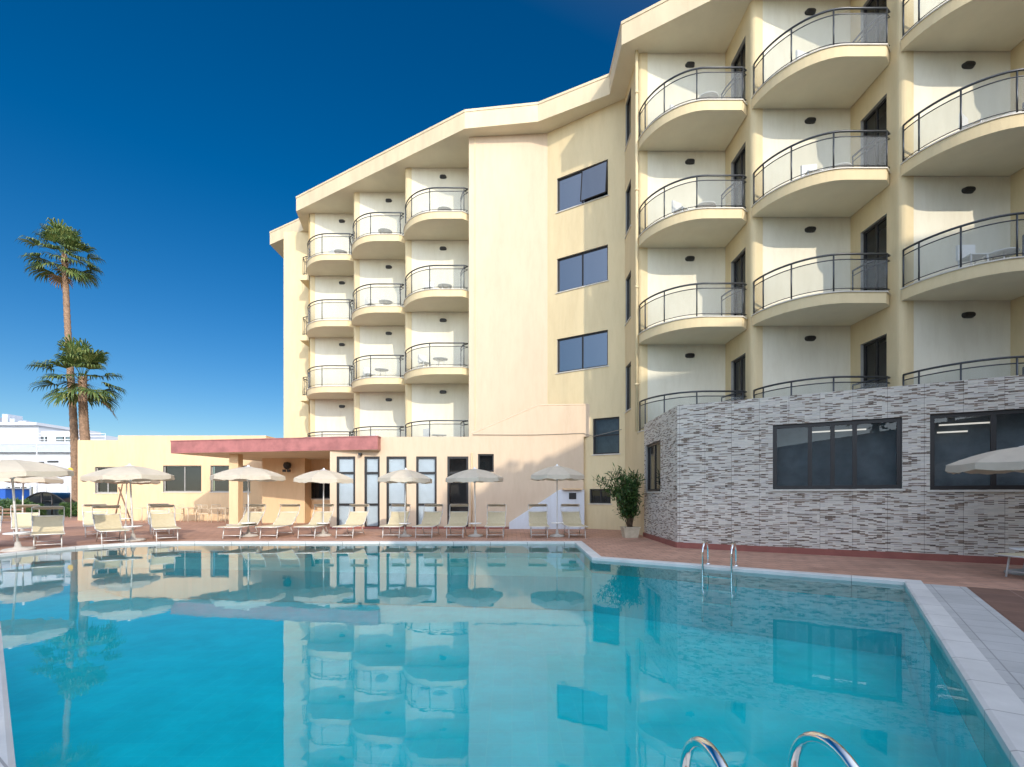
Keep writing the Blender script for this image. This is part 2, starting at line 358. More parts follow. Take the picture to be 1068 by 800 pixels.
# ------------------------------------------------------------ ground, deck, pool
Q0 = (1.80, 14.24); Q1 = (1.72, 10.66); Q2 = (6.07, 7.67); Q3 = (2.13, 1.90); Q4 = (-1.87, 1.90); Q5 = (-5.42, 5.25)
pool = [Q0, (-9.4, 14.24), (-10.1, 14.12), (-10.75, 13.75), (-11.2, 13.1), (-11.45, 12.2), (-11.55, 11.2), (-11.55, 10.1), Q5, Q4, Q3, Q2, Q1]   # CCW
def offset(poly, d):
    out = []; n = len(poly)
    for i in range(n):
        p0, p1, p2 = Vector(poly[i - 1]), Vector(poly[i]), Vector(poly[(i + 1) % n])
        e1 = (p1 - p0).normalized(); e2 = (p2 - p1).normalized()
        n1 = Vector((e1.y, -e1.x)); n2 = Vector((e2.y, -e2.x)); b = (n1 + n2); k = 1 + n1.dot(n2)
        o = p1 + b * (d / max(k, .3)); out.append((o.x, o.y))
    return out
def ring_sheet(name, outer, inner, z, m, kind='structure'):
    bm = bmesh.new(); es = []
    for poly in (outer, inner):
        vs = [bm.verts.new((p[0], p[1], z)) for p in poly]
        for i in range(len(vs)): es.append(bm.edges.new((vs[i], vs[(i + 1) % len(vs)])))
    bmesh.ops.triangle_fill(bm, use_beauty=True, edges=es)
    bmesh.ops.recalc_face_normals(bm, faces=bm.faces)
    if sum(f.normal.z for f in bm.faces) < 0: bmesh.ops.reverse_faces(bm, faces=bm.faces)
    me = bpy.data.meshes.new(name); bm.to_mesh(me); bm.free(); me.materials.append(m)
    o = bpy.data.objects.new(name, me); col.objects.link(o); o['kind'] = kind; return o
def rect(x0, x1, y0, y1): return [(x0, y0), (x1, y0), (x1, y1), (x0, y1)]
cop = offset(pool, .22)
ring_sheet('ground', rect(-2500, 2500, -2500, 2500), cop, -.012, M['ground'])
ring_sheet('paved_deck', rect(-30, 24, -14, 36), cop, 0, M['deck'])
# coping: slightly raised ring with a rounded look
c = MB(); n = len(pool)
for i in range(n):
    j = (i + 1) % n; A, B, C_, D_ = pool[i], pool[j], cop[j], cop[i]
    zt, zi = .030, .018
    mid = lambda p, q, t: (p[0] + (q[0] - p[0]) * t, p[1] + (q[1] - p[1]) * t)
    a1, b1 = mid(A, D_, .12), mid(B, C_, .12)
    c.face([(*A, -.30), (*B, -.30), (*B, zi), (*A, zi)][::-1]); c.face([(*A, zi), (*B, zi), (*b1, zt), (*a1, zt)][::-1])
    c.face([(*a1, zt), (*b1, zt), (*C_, zt), (*D_, zt)][::-1]); c.face([(*D_, zt), (*C_, zt), (*C_, -.05), (*D_, -.05)][::-1])
c.build('pool_coping', M['coping'], kind='structure')
w = MB(); WZ = -.035
w.face([(p[0], p[1], WZ) for p in pool]); w.build('pool_water', M['water'], kind='structure')
b = MB(); ip = pool
DEEP = -1.15
b.face([(p[0], p[1], DEEP) for p in ip])
for i in range(n):
    A, B = ip[i], ip[(i + 1) % n]; b.face([(*A, DEEP), (*B, DEEP), (*B, -.302), (*A, -.302)][::-1])
b.build('pool_basin', M['poolfloor'], kind='structure')
# shallow paddling shelf behind the line that carries on from the long edge
sh = [Q0, (-9.4, 14.235), (-10.1, 14.115), (-10.75, 13.745), (-11.2, 13.1)]
cur = []
for k in range(0, 13):
    t = k / 12; cur.append((-9.6 + (1.72 + 9.6) * t, 12.2 - .25 * math.sin(t * 3.1) - 1.45 * t ** 1.6))
shp = [(x, y) for x, y in [Q0, (-9.4, 14.23), (-10.1, 14.11), (-10.7, 13.72), (-10.6, 12.9)] + cur]
s = MB(); s.prism([(x + .001, y - .004) for x, y in shp], DEEP + .01, -.42); s.build('paddling_shelf', M['shelf'], kind='structure')
# brown matting and grating on the right-hand side
dq = (Vector(Q3) - Vector(Q2)).normalized(); nq = Vector((.823, -.568))
def rr(t, o): p = Vector(Q2) + dq * t + nq * o; return (p.x, p.y)
g = MB(); g.face([(*rr(-.05, .235), .006), (*rr(7.6, .235), .006), (*rr(7.6, .72), .006), (*rr(-.05, .72), .006)]); g.build('overflow_grating', M['grate'], kind='structure')
g = MB(); g.face([(*rr(-.10, .73), .005), (*rr(9, .73), .005), (*rr(9, 7.5), .005), (*rr(-.10, 7.5), .005)]); g.build('brown_paving', M['browndeck'], kind='structure')

# ------------------------------------------------------------ hotel
HB = (1.0, 22.0, 0)
hotel = thing('hotel_building', HB, 'cream hotel block with stepped rounded balconies and a broad flat roof', 'building', local=False)
S_ = 3.4; FL = [3.59, 6.99, 10.39, 13.79]; SOF = 16.9
P = dict(J0=(-13.45, 29.2), J1=(-11.2, 29.2), E0=(-11.2, 27.3), E1=(-8.15, 27.3), F0=(-8.15, 25.4), F1=(-5.1, 25.4), G0=(-5.1, 23.5), G1=(-1.87, 23.5),
         I0=(-1.87, 21.5), I1=(1.52, 21.25), H1=(4.42, 19.4), K1=(4.42, 17.4), A1=(7.5, 17.4), B0=(7.5, 15.5), B1=(10.6, 15.5), C0=(10.6, 13.5), C1=(13.6, 13.5), D0=(13.6, 11.6), D1=(16.8, 11.6), E9=(16.8, 9.7), Z9=(26, 9.7))
wm = [M['cream'], M['white'], M['pink'], M['greyframe']]
w = MB()
w.face([(-13.45, 40, 0), (-13.45, 29.2, 0), (-13.45, 29.2, SOF), (-13.45, 40, SOF)], 0)
wall(w, P['J0'], P['J1'], 0, SOF, m=0)
wall(w, P['J1'], P['E0'], 0, SOF, m=0)
sidedoors = []
def bay(l, r, nxt, wleft=.34):
    """back wall with rounded cream pilaster at its left, white field, then the return wall with doors"""
    l = Vector(l); r = Vector(r)
    rad = .16
    for k in range(5):
        a0 = math.pi - k * math.pi / 8 * 1; a1 = math.pi - (k + 1) * math.pi / 8
        if k >= 4: break
        c0 = (l.x + rad + rad * math.cos(a0), l.y + rad - rad * math.sin(a0)); c1 = (l.x + rad + rad * math.cos(a1), l.y + rad - rad * math.sin(a1))
        w.face([(*c0, 0), (*c1, 0), (*c1, SOF), (*c0, SOF)], 0, True)
    wall(w, (l.x + rad, l.y), (l.x + wleft, l.y), 0, SOF, m=0)
    wall(w, (l.x + wleft, l.y + .025), (r.x, r.y + .025), 0, SOF, m=1)
    w.face([(l.x + wleft, l.y, 0), (l.x + wleft, l.y + .025, 0), (l.x + wleft, l.y + .025, SOF), (l.x + wleft, l.y, SOF)], 0)
    hs_ = [(.45, 1.5, z + .03, z + 2.35) for z in FL]
    endy = nxt[1] + .16
    wall(w, (r.x, r.y + .025), (r.x, endy), 0, SOF, hs_, m=0, depth=.14, mr=3)
    for h_ in hs_:
        window(hotel, (r.x, r.y + .025), (r.x, endy), h_, name='balcony_door', splits=(.5,), inset=.09, fw=.07, glassm='glass', back='brownroom', backd=.5, sill=False)
bay(P['E0'], P['E1'], P['F0']); bay(P['F0'], P['F1'], P['G0']); 
bay(P['G0'], P['G1'], P['I0'])
# pink block and window wall
w.face([(-1.87, 21.66, 0), (-1.87, 21.5, 0), (-1.87, 21.5, SOF), (-1.87, 21.66, SOF)], 2)
wall(w, P['I0'], P['I1'], 0, SOF, m=2)
Ha, Hb = P['I1'], P['H1']
hh = []
for py0, py1 in ((187, 222), (None, None), (None, None)):
    pass
s0, s1 = on(Ha, Hb, 581), on(Ha, Hb, 634)
for k in range(3): hh.append((s0, s1, 6.55 + 3.4 * k, 7.98 + 3.4 * k))
h4 = (on(Ha, Hb, 618.5), on(Ha, Hb, 646), 3.02, 4.47); h5 = (on(Ha, Hb, 615), on(Ha, Hb, 637), 1.04, 1.62)
wall(w, Ha, Hb, 0, SOF, hh + [h4, h5], m=0, mr=3)
for k, h_ in enumerate(hh): window(hotel, Ha, Hb, h_, splits=(.5,), glassm='mirror')
window(hotel, Ha, Hb, h4, splits=(), bars=(.52,), glassm='glass', back='curtain', backd=.4)
window(hotel, Ha, Hb, h5, splits=(.5,), glassm='glass')
# opened casement on the top window
Dv = (Vector(Hb) - Vector(Ha)).normalized(); Nv = Vector((-Dv.y, Dv.x))
h_ = hh[2]; q0 = Vector(Ha) + Dv * (s0 + s1) / 2 + Nv * .05; q1 = Vector(Ha) + Dv * (s1 - .03) - Nv * .0
g = MB(); zt = h_[3] - .05; zb = h_[2] + .05; out = .16
def cp(q, z, o): return (q.x - Nv.x * o, q.y - Nv.y * o, z)
for (A_, B_) in (((q0, zt, .0), (q1, zt, .0)), ((q0, zb, out), (q1, zb, out)), ((q0, zt, 0), (q0, zb, out)), ((q1, zt, 0), (q1, zb, out))):
    g.tube([cp(*A_), cp(*B_)], .025, seg=4, smooth=False)
csm = g.build('open_casement', M['frame'], hotel)
g = MB(); g.face([cp(q0, zb, out), cp(q1, zb, out), cp(q1, zt, 0), cp(q0, zt, 0)]); g.build('pane', M['mirror'], csm)
# narrow return wall
hk = [(.12, .98, z, z + 1.75) for z in (4.6, 8.0, 11.4, 14.8)]
wall(w, P['H1'], (4.42, 17.4 + .16), 0, SOF, hk, m=0, mr=3)
for h_ in hk: window(hotel, P['H1'], (4.42, 17.56), h_, splits=(), glassm='glass', inset=.05)
wall(w, (4.42, 17.56), (4.42, 16.3), 0, 3.5, m=0)
bay(P['K1'], P['A1'], P['B0']); bay(P['B0'], P['B1'], P['C0']); bay(P['C0'], P['C1'], P['D0']); bay(P['D0'], P['D1'], P['E9'])
wall(w, P['E9'], P['Z9'], 0, SOF, m=0); wall(w, P['Z9'], (26, 40), 0, SOF, m=0); wall(w, (26, 40), (-13.45, 40), 0, SOF, m=0)
w.build('wall', wm, hotel)
# expansion groove / shadow batten at the block's left corner
g = MB(); g.box(-1.62, -1.585, 21.46, 21.49, 3.7, SOF, 0); g.build('corner_bead', M['cream'], hotel)
# roof
rf = [(-15.0, 30.7), (-12.2, 29.0), (-11.8, 27.1), (-2.0, 21.0), (1.08, 20.6), (3.78, 19.2), (3.78, 17.1), (6.26, 15.55), (12.46, 11.7), (18.9, 7.7), (27, 7.7), (27, 42), (-15, 42)]
r_ = MB(); r_.prism(rf, SOF, SOF + .70, 0, mb=1); r_.prism(offset(rf, .02), SOF + .702, SOF + .80, 0)
rfo = r_.build('roof', [M['roofcream'], M['soffit']], hotel)
g = MB()
for (x, y) in ((-6.3, 24.1), (-6.1, 24.0)): g.tube([(x, y, SOF + .86), (x, y + .1, SOF + 1.2), (x + .15, y + .1, SOF + 1.25)], .04)
g.build('vent_pipe', M['alu'], rfo)
# downpipe
g = MB(); g.tube([(4.36, 17.34, 3.6), (4.36, 17.34, SOF)], .055, seg=10)
for z in (5.2, 8.6, 12, 15.4): g.tube([(4.36, 17.34, z), (4.36, 17.34, z + .08)], .07, seg=10)
g.build('downpipe', M['cream'], hotel)

# balcony module (local, origin at left/back corner, floor level)
def outline(inset=0.0, k=16):
    pts = []
    ax, ay = 1.75 - inset, 1.85 - inset
    for i in range(k + 1):
        t = i / k * math.pi / 2; pts.append((1.76 - ax * math.cos(t), -ay * math.sin(t) ** 1.15))
    return pts
def balcony_parts(parent, first, W):
    pts = outline(0) + [(W - .28, -1.85), (W - .02, -1.62), (W - .02, -.0)]
    s = MB()
    if not first:
        nn = len(pts)
        s.prism(pts, -.33, -.03, 0, mb=1)
    else: s.prism(pts, -.20, -.03, 0, mb=1)
    lp = [(x, y) for x, y in outline(-.03)] + [(W - .26, -1.88), (W - .01, -1.65), (W - .01, 0)]
    s.prism(lp, -.03, 0, 2)
    b = s.build('balcony', [M['cream'], M['soffit'], M['lip']], parent)
    rl = outline(.06); path = rl + [(W - .22, -1.79)]
    tail = [(W - .07, -1.70), (W - .30, -1.45), (W - .42, -1.05), (W - .45, -.75)]
    f = MB(); full = path + tail
    f.tube([(x, y, 1.05) for x, y in full], .029, seg=6); f.tube([(x, y, .90) for x, y in full], .016, seg=5)
    f.tube([(x, y, .10) for x, y in full], .013, seg=5)
    for i in (0, 3, 8, 14): f.tube([(*rl[i], .0), (*rl[i], 1.05)], .022, seg=6)
    for p_ in ((W - .22, -1.79), (W - .45, -.75)): f.tube([(*p_, 0), (*p_, 1.05)], .02, seg=6)
    f.build('railing', M['rail'], b)
    g = MB()
    for a_, b_ in zip(path, path[1:]): g.face([(*a_, .12), (*b_, .12), (*b_, .89), (*a_, .89)], 0, True)
    g.build('glass_panel', M['frost'], b)
    return b
def lamp_parts(parent):
    g = MB(); pr = []
    for i in range(16):
        a = 2 * math.pi * i / 16; pr.append((.17 * math.copysign(abs(math.cos(a)) ** .6, math.cos(a)), .085 * math.copysign(abs(math.sin(a)) ** .8, math.sin(a))))
    for i in range(16):
        a_, b_ = pr[i], pr[(i + 1) % 16]
        g.face([(a_[0], 0, a_[1]), (b_[0], 0, b_[1]), (b_[0] * .85, -.09, b_[1] * .8), (a_[0] * .85, -.09, a_[1] * .8)][::-1])
    g.face([(x * .85, -.09, z * .8) for x, z in pr])
    l = g.build('wall_lamp', M['black'], parent)
    g = MB(); g.box(-.09, .09, -.10, -.088, -.035, .035); g.build('lamp_glass', M['frame'], l)
    return l
hotel_mod = thing('tmp', (0, 0, 0), '', '')
bproto = balcony_parts(hotel_mod, False, 3.1); lproto = lamp_parts(hotel_mod)
hb = Vector(HB)
bays = [('E0', 3.05), ('F0', 3.05), ('G0', 3.23), ('K1', 3.08), ('B0', 3.1), ('C0', 3.0), ('D0', 3.2)]
for nm, W in bays:
    x, y = P[nm]
    for fi, z in enumerate(FL):
        b_ = copy_tree(bproto, hotel); b_.location = Vector((x, y + .01, z)) - hb; b_.scale = (W / 3.1 * .998, 1, 1)
        l_ = copy_tree(lproto, hotel); l_.location = Vector((x + 1.83, y + .024, z + 2.68)) - hb
# side balcony of the bay at the far left, seen edge on
for z in FL:
    g = MB(); g.box(-11.95, -11.2, 27.9, 29.19, z - .3, z, 0); b_ = g.build('balcony', M['cream'], hotel)
    g = MB(); pth = [(-11.22, 27.93), (-11.6, 27.95), (-11.85, 28.1), (-11.92, 28.5), (-11.92, 29.18)]
    for zz, r0 in ((1.05, .024), (.93, .013), (.1, .013)): g.tube([(x, y, z + zz) for x, y in pth], r0, seg=5)
    for x, y in pth[1:]: g.tube([(x, y, z), (x, y, z + 1.05)], .018, seg=5)
    g.build('railing', M['rail'], b_)
for o in [bproto, lproto]:
    for c_ in list(o.children): bpy.data.objects.remove(c_)
    bpy.data.objects.remove(o)
bpy.data.objects.remove(hotel_mod)

# ------------------------------------------------------------ stone clad wing
T0 = (4.30, 12.9); dv = Vector((5.68, -3.27)).normalized(); T1 = (T0[0] + dv.x * 12, T0[1] + dv.y * 12)
TB = (4.36, 16.35)
wing = thing('pool_wing', (8, 13, 0), 'single storey wing faced in grey and brown strip stone with dark wide windows', 'building', local=False)
sx = lambda px: on(T0, T1, px)
h1 = (sx(806), sx(941), 1.50, 3.03); h2 = (sx(970), sx(1112), 1.47, 3.05); h3 = (sx(1150), sx(1225), 1.5, 3.05)
w = MB(); ZT = 3.70
wall(w, T0, T1, 0, ZT, [h1, h2, h3], depth=.16, mr=1)
hs1 = (TB[1] - 16.15, TB[1] - 14.45, 1.48, 2.98)
wall(w, TB, T0, 0, ZT, [hs1], depth=.16, mr=1)
# parapet top and room behind
nn = Vector((-dv.y, dv.x))
def off(p, o): return (p[0] + nn.x * o, p[1] + nn.y * o)
w.face([(*T0, ZT), (*T1, ZT), (*off(T1, .25), ZT), (T0[0] + .25, T0[1] + .16, ZT)], 2)
w.face([(*TB, ZT), (*T0, ZT), (T0[0] + .25, T0[1] + .16, ZT), (TB[0] + .25, TB[1], ZT)], 2)
w.build('wall', [M['stone'], M['greyframe'], M['lip']], wing)
g = MB(); g.face([(T0[0] + .01, T0[1] + .01, 3.36), (*off(T1, .01), 3.36), (22, 9.6, 3.36), (16.7, 11.5, 3.36), (13.5, 13.4, 3.36), (10.5, 15.4, 3.36), (7.4, 17.3, 3.36), (4.43, 17.3, 3.36), (4.4, 16.3, 3.36)]); g.build('roof_terrace', M['concrete'], wing)
g = MB(); g.obox(T0, T1, .045, 0.0, .14, 0, -.045); g.obox(TB, T0, .04, 0, .14, 0, -.042); g.build('skirting', M['redtrim'], wing)
f1 = window(wing, T0, T1, h1, splits=(.31, .49, .66), inset=.06, fw=.085, glassm='sheer', back=None)
f2 = window(wing, T0, T1, h2, splits=(.5,), inset=.06, fw=.085, glassm='sheer', back=None)
f3 = window(wing, T0, T1, h3, splits=(.5,), inset=.06, fw=.085, glassm='glass', back='dark')
f4 = window(wing, TB, T0, hs1, splits=(.5,), inset=.06, fw=.07, glassm='glass', back='curtain', backd=.25)
# room lining with ceiling tubes seen through the two wide windows
for f_, h_ in ((f1, h1), (f2, h2)):
    g = MB(); a_ = Vector(T0) + dv * (h_[0] - .25); b_ = Vector(T0) + dv * (h_[1] + .25); a2 = off(a_, .75); b2 = off(b_, .75); a1 = off(a_, .20); b1 = off(b_, .20)
    g.face([(*a2, .9), (*b2, .9), (*b2, 3.2), (*a2, 3.2)], 0); g.face([(*a1, 3.2), (*b1, 3.2), (*b2, 3.2), (*a2, 3.2)], 1); g.face([(*a1, .9), (*a2, .9), (*b2, .9), (*b1, .9)], 0)
    g.face([(*a1, .9), (*a1, 3.2), (*a2, 3.2), (*a2, .9)], 0); g.face([(*b1, .9), (*b2, .9), (*b2, 3.2), (*b1, 3.2)], 0)
    g.build('room_lining', [M['curtain'], M['brownroom']], f_)
em = bpy.data.materials.new('lit_tube'); em.use_nodes = True; pb = em.node_tree.nodes['Principled BSDF']
pb.inputs['Emission Color'].default_value = (1, .93, .8, 1); pb.inputs['Emission Strength'].default_value = .6
for px, L_, o_ in ((845, 1.1, .45), (985, .9, .45), (985, .5, .62)):
    s_ = sx(px); a_ = Vector(T0) + dv * s_; p_ = Vector(off(a_, o_)); q_ = p_ + dv * L_; zt_ = 2.86 if o_ < .5 else 2.72
    g = MB(); g.tube([(*p_, zt_), (*q_, zt_)], .018, seg=6); g.build('tube_lamp', em, wing)

# ------------------------------------------------------------ low yellow wing
low = thing('pool_bar_building', (-8, 24, 0), 'low yellow building with red edged canopy and row of glazed doors', 'building', local=False)
w = MB(); YF = 20.2
A_ = (-7.42, YF); B_ = (2.92, YF)
dz0, dz1 = .03, 2.95
def ls(px): return on(A_, B_, px)
doors = [(ls(351), ls(370.5), dz0, dz1), (ls(380), ls(396), dz0, dz1), (ls(403), ls(424), dz0, dz1), (ls(434), ls(455.5), dz0, dz1), (ls(466.5), ls(488.5), dz0, dz1)]
smallw = (ls(498.5), ls(515), 2.32, 3.05)
wall(w, A_, B_, 0, 3.75, doors + [smallw], m=1, mr=2)
wall(w, (A_[0], 25.2), A_, 0, 3.75, m=0)
# roof deck of the front part, left of the stair parapet
w.face([(A_[0], YF, 3.75), (2.9, YF, 3.75), (2.9, YF + .2, 3.75), (A_[0], YF + .2, 3.75)], 0)
w.face([(-13.4, 21.9, 3.45), (-7.42, YF + .2, 3.45), (1.3, YF + .2, 3.45), (1.4, 21.3, 3.45), (-1.9, 21.5, 3.45), (-1.9, 23.4, 3.45), (-5.1, 25.3, 3.45), (-8.1, 27.2, 3.45), (-13.4, 29.1, 3.45)], 3)
w.face([(-7.42, YF + .2, 3.45), (2.9, YF + .2, 3.45), (2.9, YF + .2, 3.75), (-7.42, YF + .2, 3.75)][::-1], 0)
# stair parapet rising to the landing
zp = lambda px, py: zat(A_, B_, px, py)
prof = [(ls(491), 3.752), (ls(492), zp(492, 453)), (ls(561), zp(561, 423.5)), (ls(616), zp(607, 422.5)), (ls(616), 3.752)]
Fp = lambda s, z, y: (A_[0] + s, y, z)
w.face([Fp(s, z, YF) for s, z in prof][::-1], 1); w.face([Fp(s, z, YF + .18) for s, z in prof], 1)
for (s0_, z0_), (s1_, z1_) in zip(prof[1:], prof[2:]): w.face([Fp(s0_, z0_, YF), Fp(s1_, z1_, YF), Fp(s1_, z1_, YF + .18), Fp(s0_, z0_, YF + .18)], 0)
cap_pts = [Fp(s_, z_ + .02, YF + .06) for s_, z_ in prof[1:4]]
wall(w, B_, (2.92, 20.33), 0, 3.75, m=0)
# left hall
LY = 26.8
a0, a1, a2 = (-23.7, LY + .25), (-21.3, LY + .25), (-13.3, LY)
hl0 = (on(a0, a1, 99), on(a0, a1, 122.5), 1.5, 2.92)
wall(w, a0, a1, 0, 4.38, [hl0], m=0, depth=.2, mr=2)
b0 = (-21.3, LY)
hl1 = (on(b0, a2, 170), on(b0, a2, 210), 1.56, 2.98); hl2 = (on(b0, a2, 219.5), on(b0, a2, 261), 1.56, 2.98)
wall(w, a1, b0, 0, 4.6, m=0); wall(w, b0, a2, 0, 4.6, [hl1, hl2], m=0, depth=.2, mr=2)
wall(w, a2, (-13.3, 33), 0, 4.6, m=0); wall(w, (-23.7, 35), a0, 0, 4.38, m=0)
w.face([(-23.7, LY + .25, 4.38), (-21.3, LY + .25, 4.38), (-21.3, 35, 4.38), (-23.7, 35, 4.38)], 3)
w.face([(-21.3, LY, 4.6), (-13.3, LY, 4.6), (-13.3, 34.5, 4.6), (-21.3, 34.5, 4.6)], 3); wall(w, (-21.3, 34.5), a1, 4.38, 4.6, m=0)
# bar front and kiosk recess
wall(w, (-13.3, LY), (-12.3, LY), 0, 3.4, m=0)
wall(w, (-12.3, LY), (-12.3, 24.4), 0, 3.4, m=0); wall(w, (-12.3, 24.4), (-10.2, 24.4), 0, 3.4, m=0)
wall(w, (-10.2, 24.4), (-10.2, 25.2), 0, 3.4, m=0)
kk = (on((-10.2, 25.2), (-7.42, 25.2), 323), 2.7, 1.2, 2.15)
wall(w, (-10.2, 25.2), (-7.42, 25.2), 0, 3.4, [kk], m=0, mr=2)
w.build('wall', [M['yellow'], M['pink'], M['greyframe'], M['concrete']], low)
for i, h_ in enumerate(doors):
    window(low, A_, B_, h_, name='glazed_door', splits=(), bars=(.33, .77), inset=.03, fw=.085, glassm='clear', back='blind' if i < 4 else 'dark', backd=.10 if i < 4 else .9, sill=False)
window(low, A_, B_, smallw, splits=(), glassm='glass', sill=False)
window(low, a0, a1, hl0, splits=(.5,), glassm='glass', framem='greyframe', inset=.12)
for h_ in (hl1, hl2): window(low, b0, a2, h_, splits=(.53,), glassm='glass', framem='greyframe', inset=.12, fw=.05)
window(low, (-10.2, 25.2), (-7.42, 25.2), kk, splits=(.4,), glassm='glass', back='dark', backd=.6)
g = MB(); g.box(-9.9, -7.5, 24.85, 25.19, 1.05, 1.12); g.box(-9.8, -7.5, 24.95, 25.18, 0, 1.05); g.build('counter', M['yellow'], low)
# canopy
cl, cr_ = (-14.8, 21.5), (-5.35, 19.75)
cp_ = [cl, cr_, (-5.35, YF - .004), (-7.425, YF - .004), (-7.44, 25.15), (-13.3, 26.75)]
g = MB(); g.prism(cp_, 3.19, 3.70, 0, mb=1); g.prism(offset(cp_, .02), 3.702, 3.74, 0); g.build('canopy', [M['redmetal'], M['soffit']], low)
g = MB(); g.box(-12.42, -12.02, 21.75, 22.15, 0, 3.186); g.build('pillar', M['yellow'], low)
g = MB(); g.box(-12.5, -11.95, 21.68, 22.22, 0, .10); g.build('pillar_base', M['concrete'], low)
g = MB(); g.tube(cap_pts, .055, seg=4, smooth=False); g.build('parapet_cap', M['pink'], low)
# white stair flank with hood and niche
WZ0 = zp(585, 511)
pr2 = [(ls(531), .001), (ls(609), .001), (ls(609), WZ0), (ls(583), WZ0), (ls(531), .26)]
g = MB()
g.face([Fp(s, z, YF - .13) for s, z in pr2])
for i in range(len(pr2)):
    (s0_, z0_), (s1_, z1_) = pr2[i], pr2[(i + 1) % len(pr2)]; g.face([Fp(s0_, z0_, YF - .13), Fp(s0_, z0_, YF - .002), Fp(s1_, z1_, YF - .002), Fp(s1_, z1_, YF - .13)])
g.build('stair_flank', M['bluewhite'], low)
g = MB(); g.box(A_[0] + ls(586), A_[0] + ls(606), YF - .30, YF - .12, WZ0 + .005, WZ0 + .06); g.build('hood', M['yellow'], low)
g = MB(); g.box(A_[0] + ls(593), A_[0] + ls(600.5), YF - .15, YF - .128, zp(597, 520.6), zp(597, 514)); g.build('vent_hatch', M['black'], low)
g = MB(); g.box(A_[0], B_[0], YF - .02, YF - .003, 0, .09)
g.build('skirting', M['redtrim'], low)
g = MB(); pts = [(-1.6, YF - .02, zp(493, 453.5))] + [(x, YF - .02, zp(530, 452.5) - .05 * math.sin((x + 1.6) * .8)) for x in (0, 1, 2, 2.9)] + [(3.3, 20.07, 3.75), (4.3, 19.42, 3.95)]
g.tube(pts, .012, seg=5); g.build('cable', M['cable'], low)
g = MB(); g.tube([(A_[0] + ls(492), YF - .03, 0), (A_[0] + ls(492), YF - .03, 3.1)], .03, seg=8); g.build('downpipe', M['yellow'], low)
# lamps under the canopy
g = MB(); g.lathe([(.0, 2.62), (.07, 2.64), (.16, 2.72), (.19, 2.84), (.15, 2.96), (.0, 3.0)], -10.95, 24.15, 14)
g.tube([(-10.95, 24.15, 2.9), (-10.95, 24.39, 2.9)], .03); g.box(-11.12, -10.99, 24.0, 24.12, 2.5, 2.62); g.box(-10.9, -10.77, 24.0, 24.12, 2.5, 2.62); g.build('floodlight', M['black'], low)
for x, y in ((-6.15, YF - .1), (-13.25, 26.6)):
    g = MB(); g.box(x - .05, x + .05, y - .12, y + .09, 2.98, 3.08); g.build('security_camera', M['black'], low)

# ------------------------------------------------------------ umbrellas
def make_umbrella():
    t = thing('parasol', (0, 0, 0), '', 'parasol', 'white canvas parasols round the pool')
    g = MB(); g.lathe([(0, 0), (.27, 0), (.28, .03), (.24, .06), (.06, .09), (.04, .22), (0, .22)], seg=20); g.build('base', M['concrete'], t)
    g = MB(); g.tube([(0, 0, .1), (0, 0, 2.21)], .021, seg=8); g.build('pole', M['alu'], t)
    g = MB(); g.lathe([(0, .42), (.21, .42), (.22, .44), (.21, .452), (0, .452)], seg=18); g.build('tray', M['plastic'], t)
    c = MB(); N, K, J = 8, 6, 6; Rr = 1.0
    def pt(a, t_):   # t_ 0 centre..1 rim; a angle
        ph = (a / (2 * math.pi) * N) % 1.0; sag = 1 - .045 * t_ * (4 * ph * (1 - ph))
        chord = math.cos(math.pi / N) / math.cos((ph - .5) * 2 * math.pi / N)
        r = Rr * t_ * (1 + (chord - 1) * .9)
        z = 2.23 - .29 * (t_ ** 1.8) - .02 * t_ * (4 * ph * (1 - ph))
        return (r * math.cos(a), r * math.sin(a), z)
    for i in range(N * K):
        a, b = 2 * math.pi * i / (N * K), 2 * math.pi * (i + 1) / (N * K)
        for j in range(J):
            t0, t1 = max(j / J, .02), (j + 1) / J
            c.face([pt(a, t0), pt(a, t1), pt(b, t1), pt(b, t0)])
    co = c.build('canopy', M['canvas'], t)
    v = MB()
    for i in range(N * K):
        a, b = 2 * math.pi * i / (N * K), 2 * math.pi * (i + 1) / (N * K)
        p, q = Vector(pt(a, 1)), Vector(pt(b, 1))
        def dr(a_): ph = (a_ / (2 * math.pi) * N) % 1.0; return .115 + .02 * math.sin(ph * math.pi) + .010 * math.sin(a_ * 23)
        v.face([p, p + Vector((p.x * .012, p.y * .012, -dr(a))), q + Vector((q.x * .012, q.y * .012, -dr(b))), q])
    v.build('valance', M['canvas'], co)
    r = MB()
    for i in range(N):
        a = 2 * math.pi * i / N; pts = [Vector(pt(a, k / 5)) - Vector((0, 0, .018)) for k in range(1, 6)]
        r.tube([(0, 0, 2.19)] + pts, .009, seg=5); m_ = Vector(pt(a, .55)); r.tube([(0, 0, 1.80), (m_.x, m_.y, m_.z - .02)], .008, seg=5)
    r.lathe([(.03, 1.76), (.045, 1.78), (.045, 1.86), (.03, 1.88)], seg=10)
    r.build('rib_frame', M['alu'], t)
    f = MB(); f.lathe([(.0, 2.30), (.03, 2.29), (.035, 2.25), (.10, 2.235), (.12, 2.225)], seg=12); f.build('finial', M['plastic'], t)
    return t
uproto = make_umbrella()
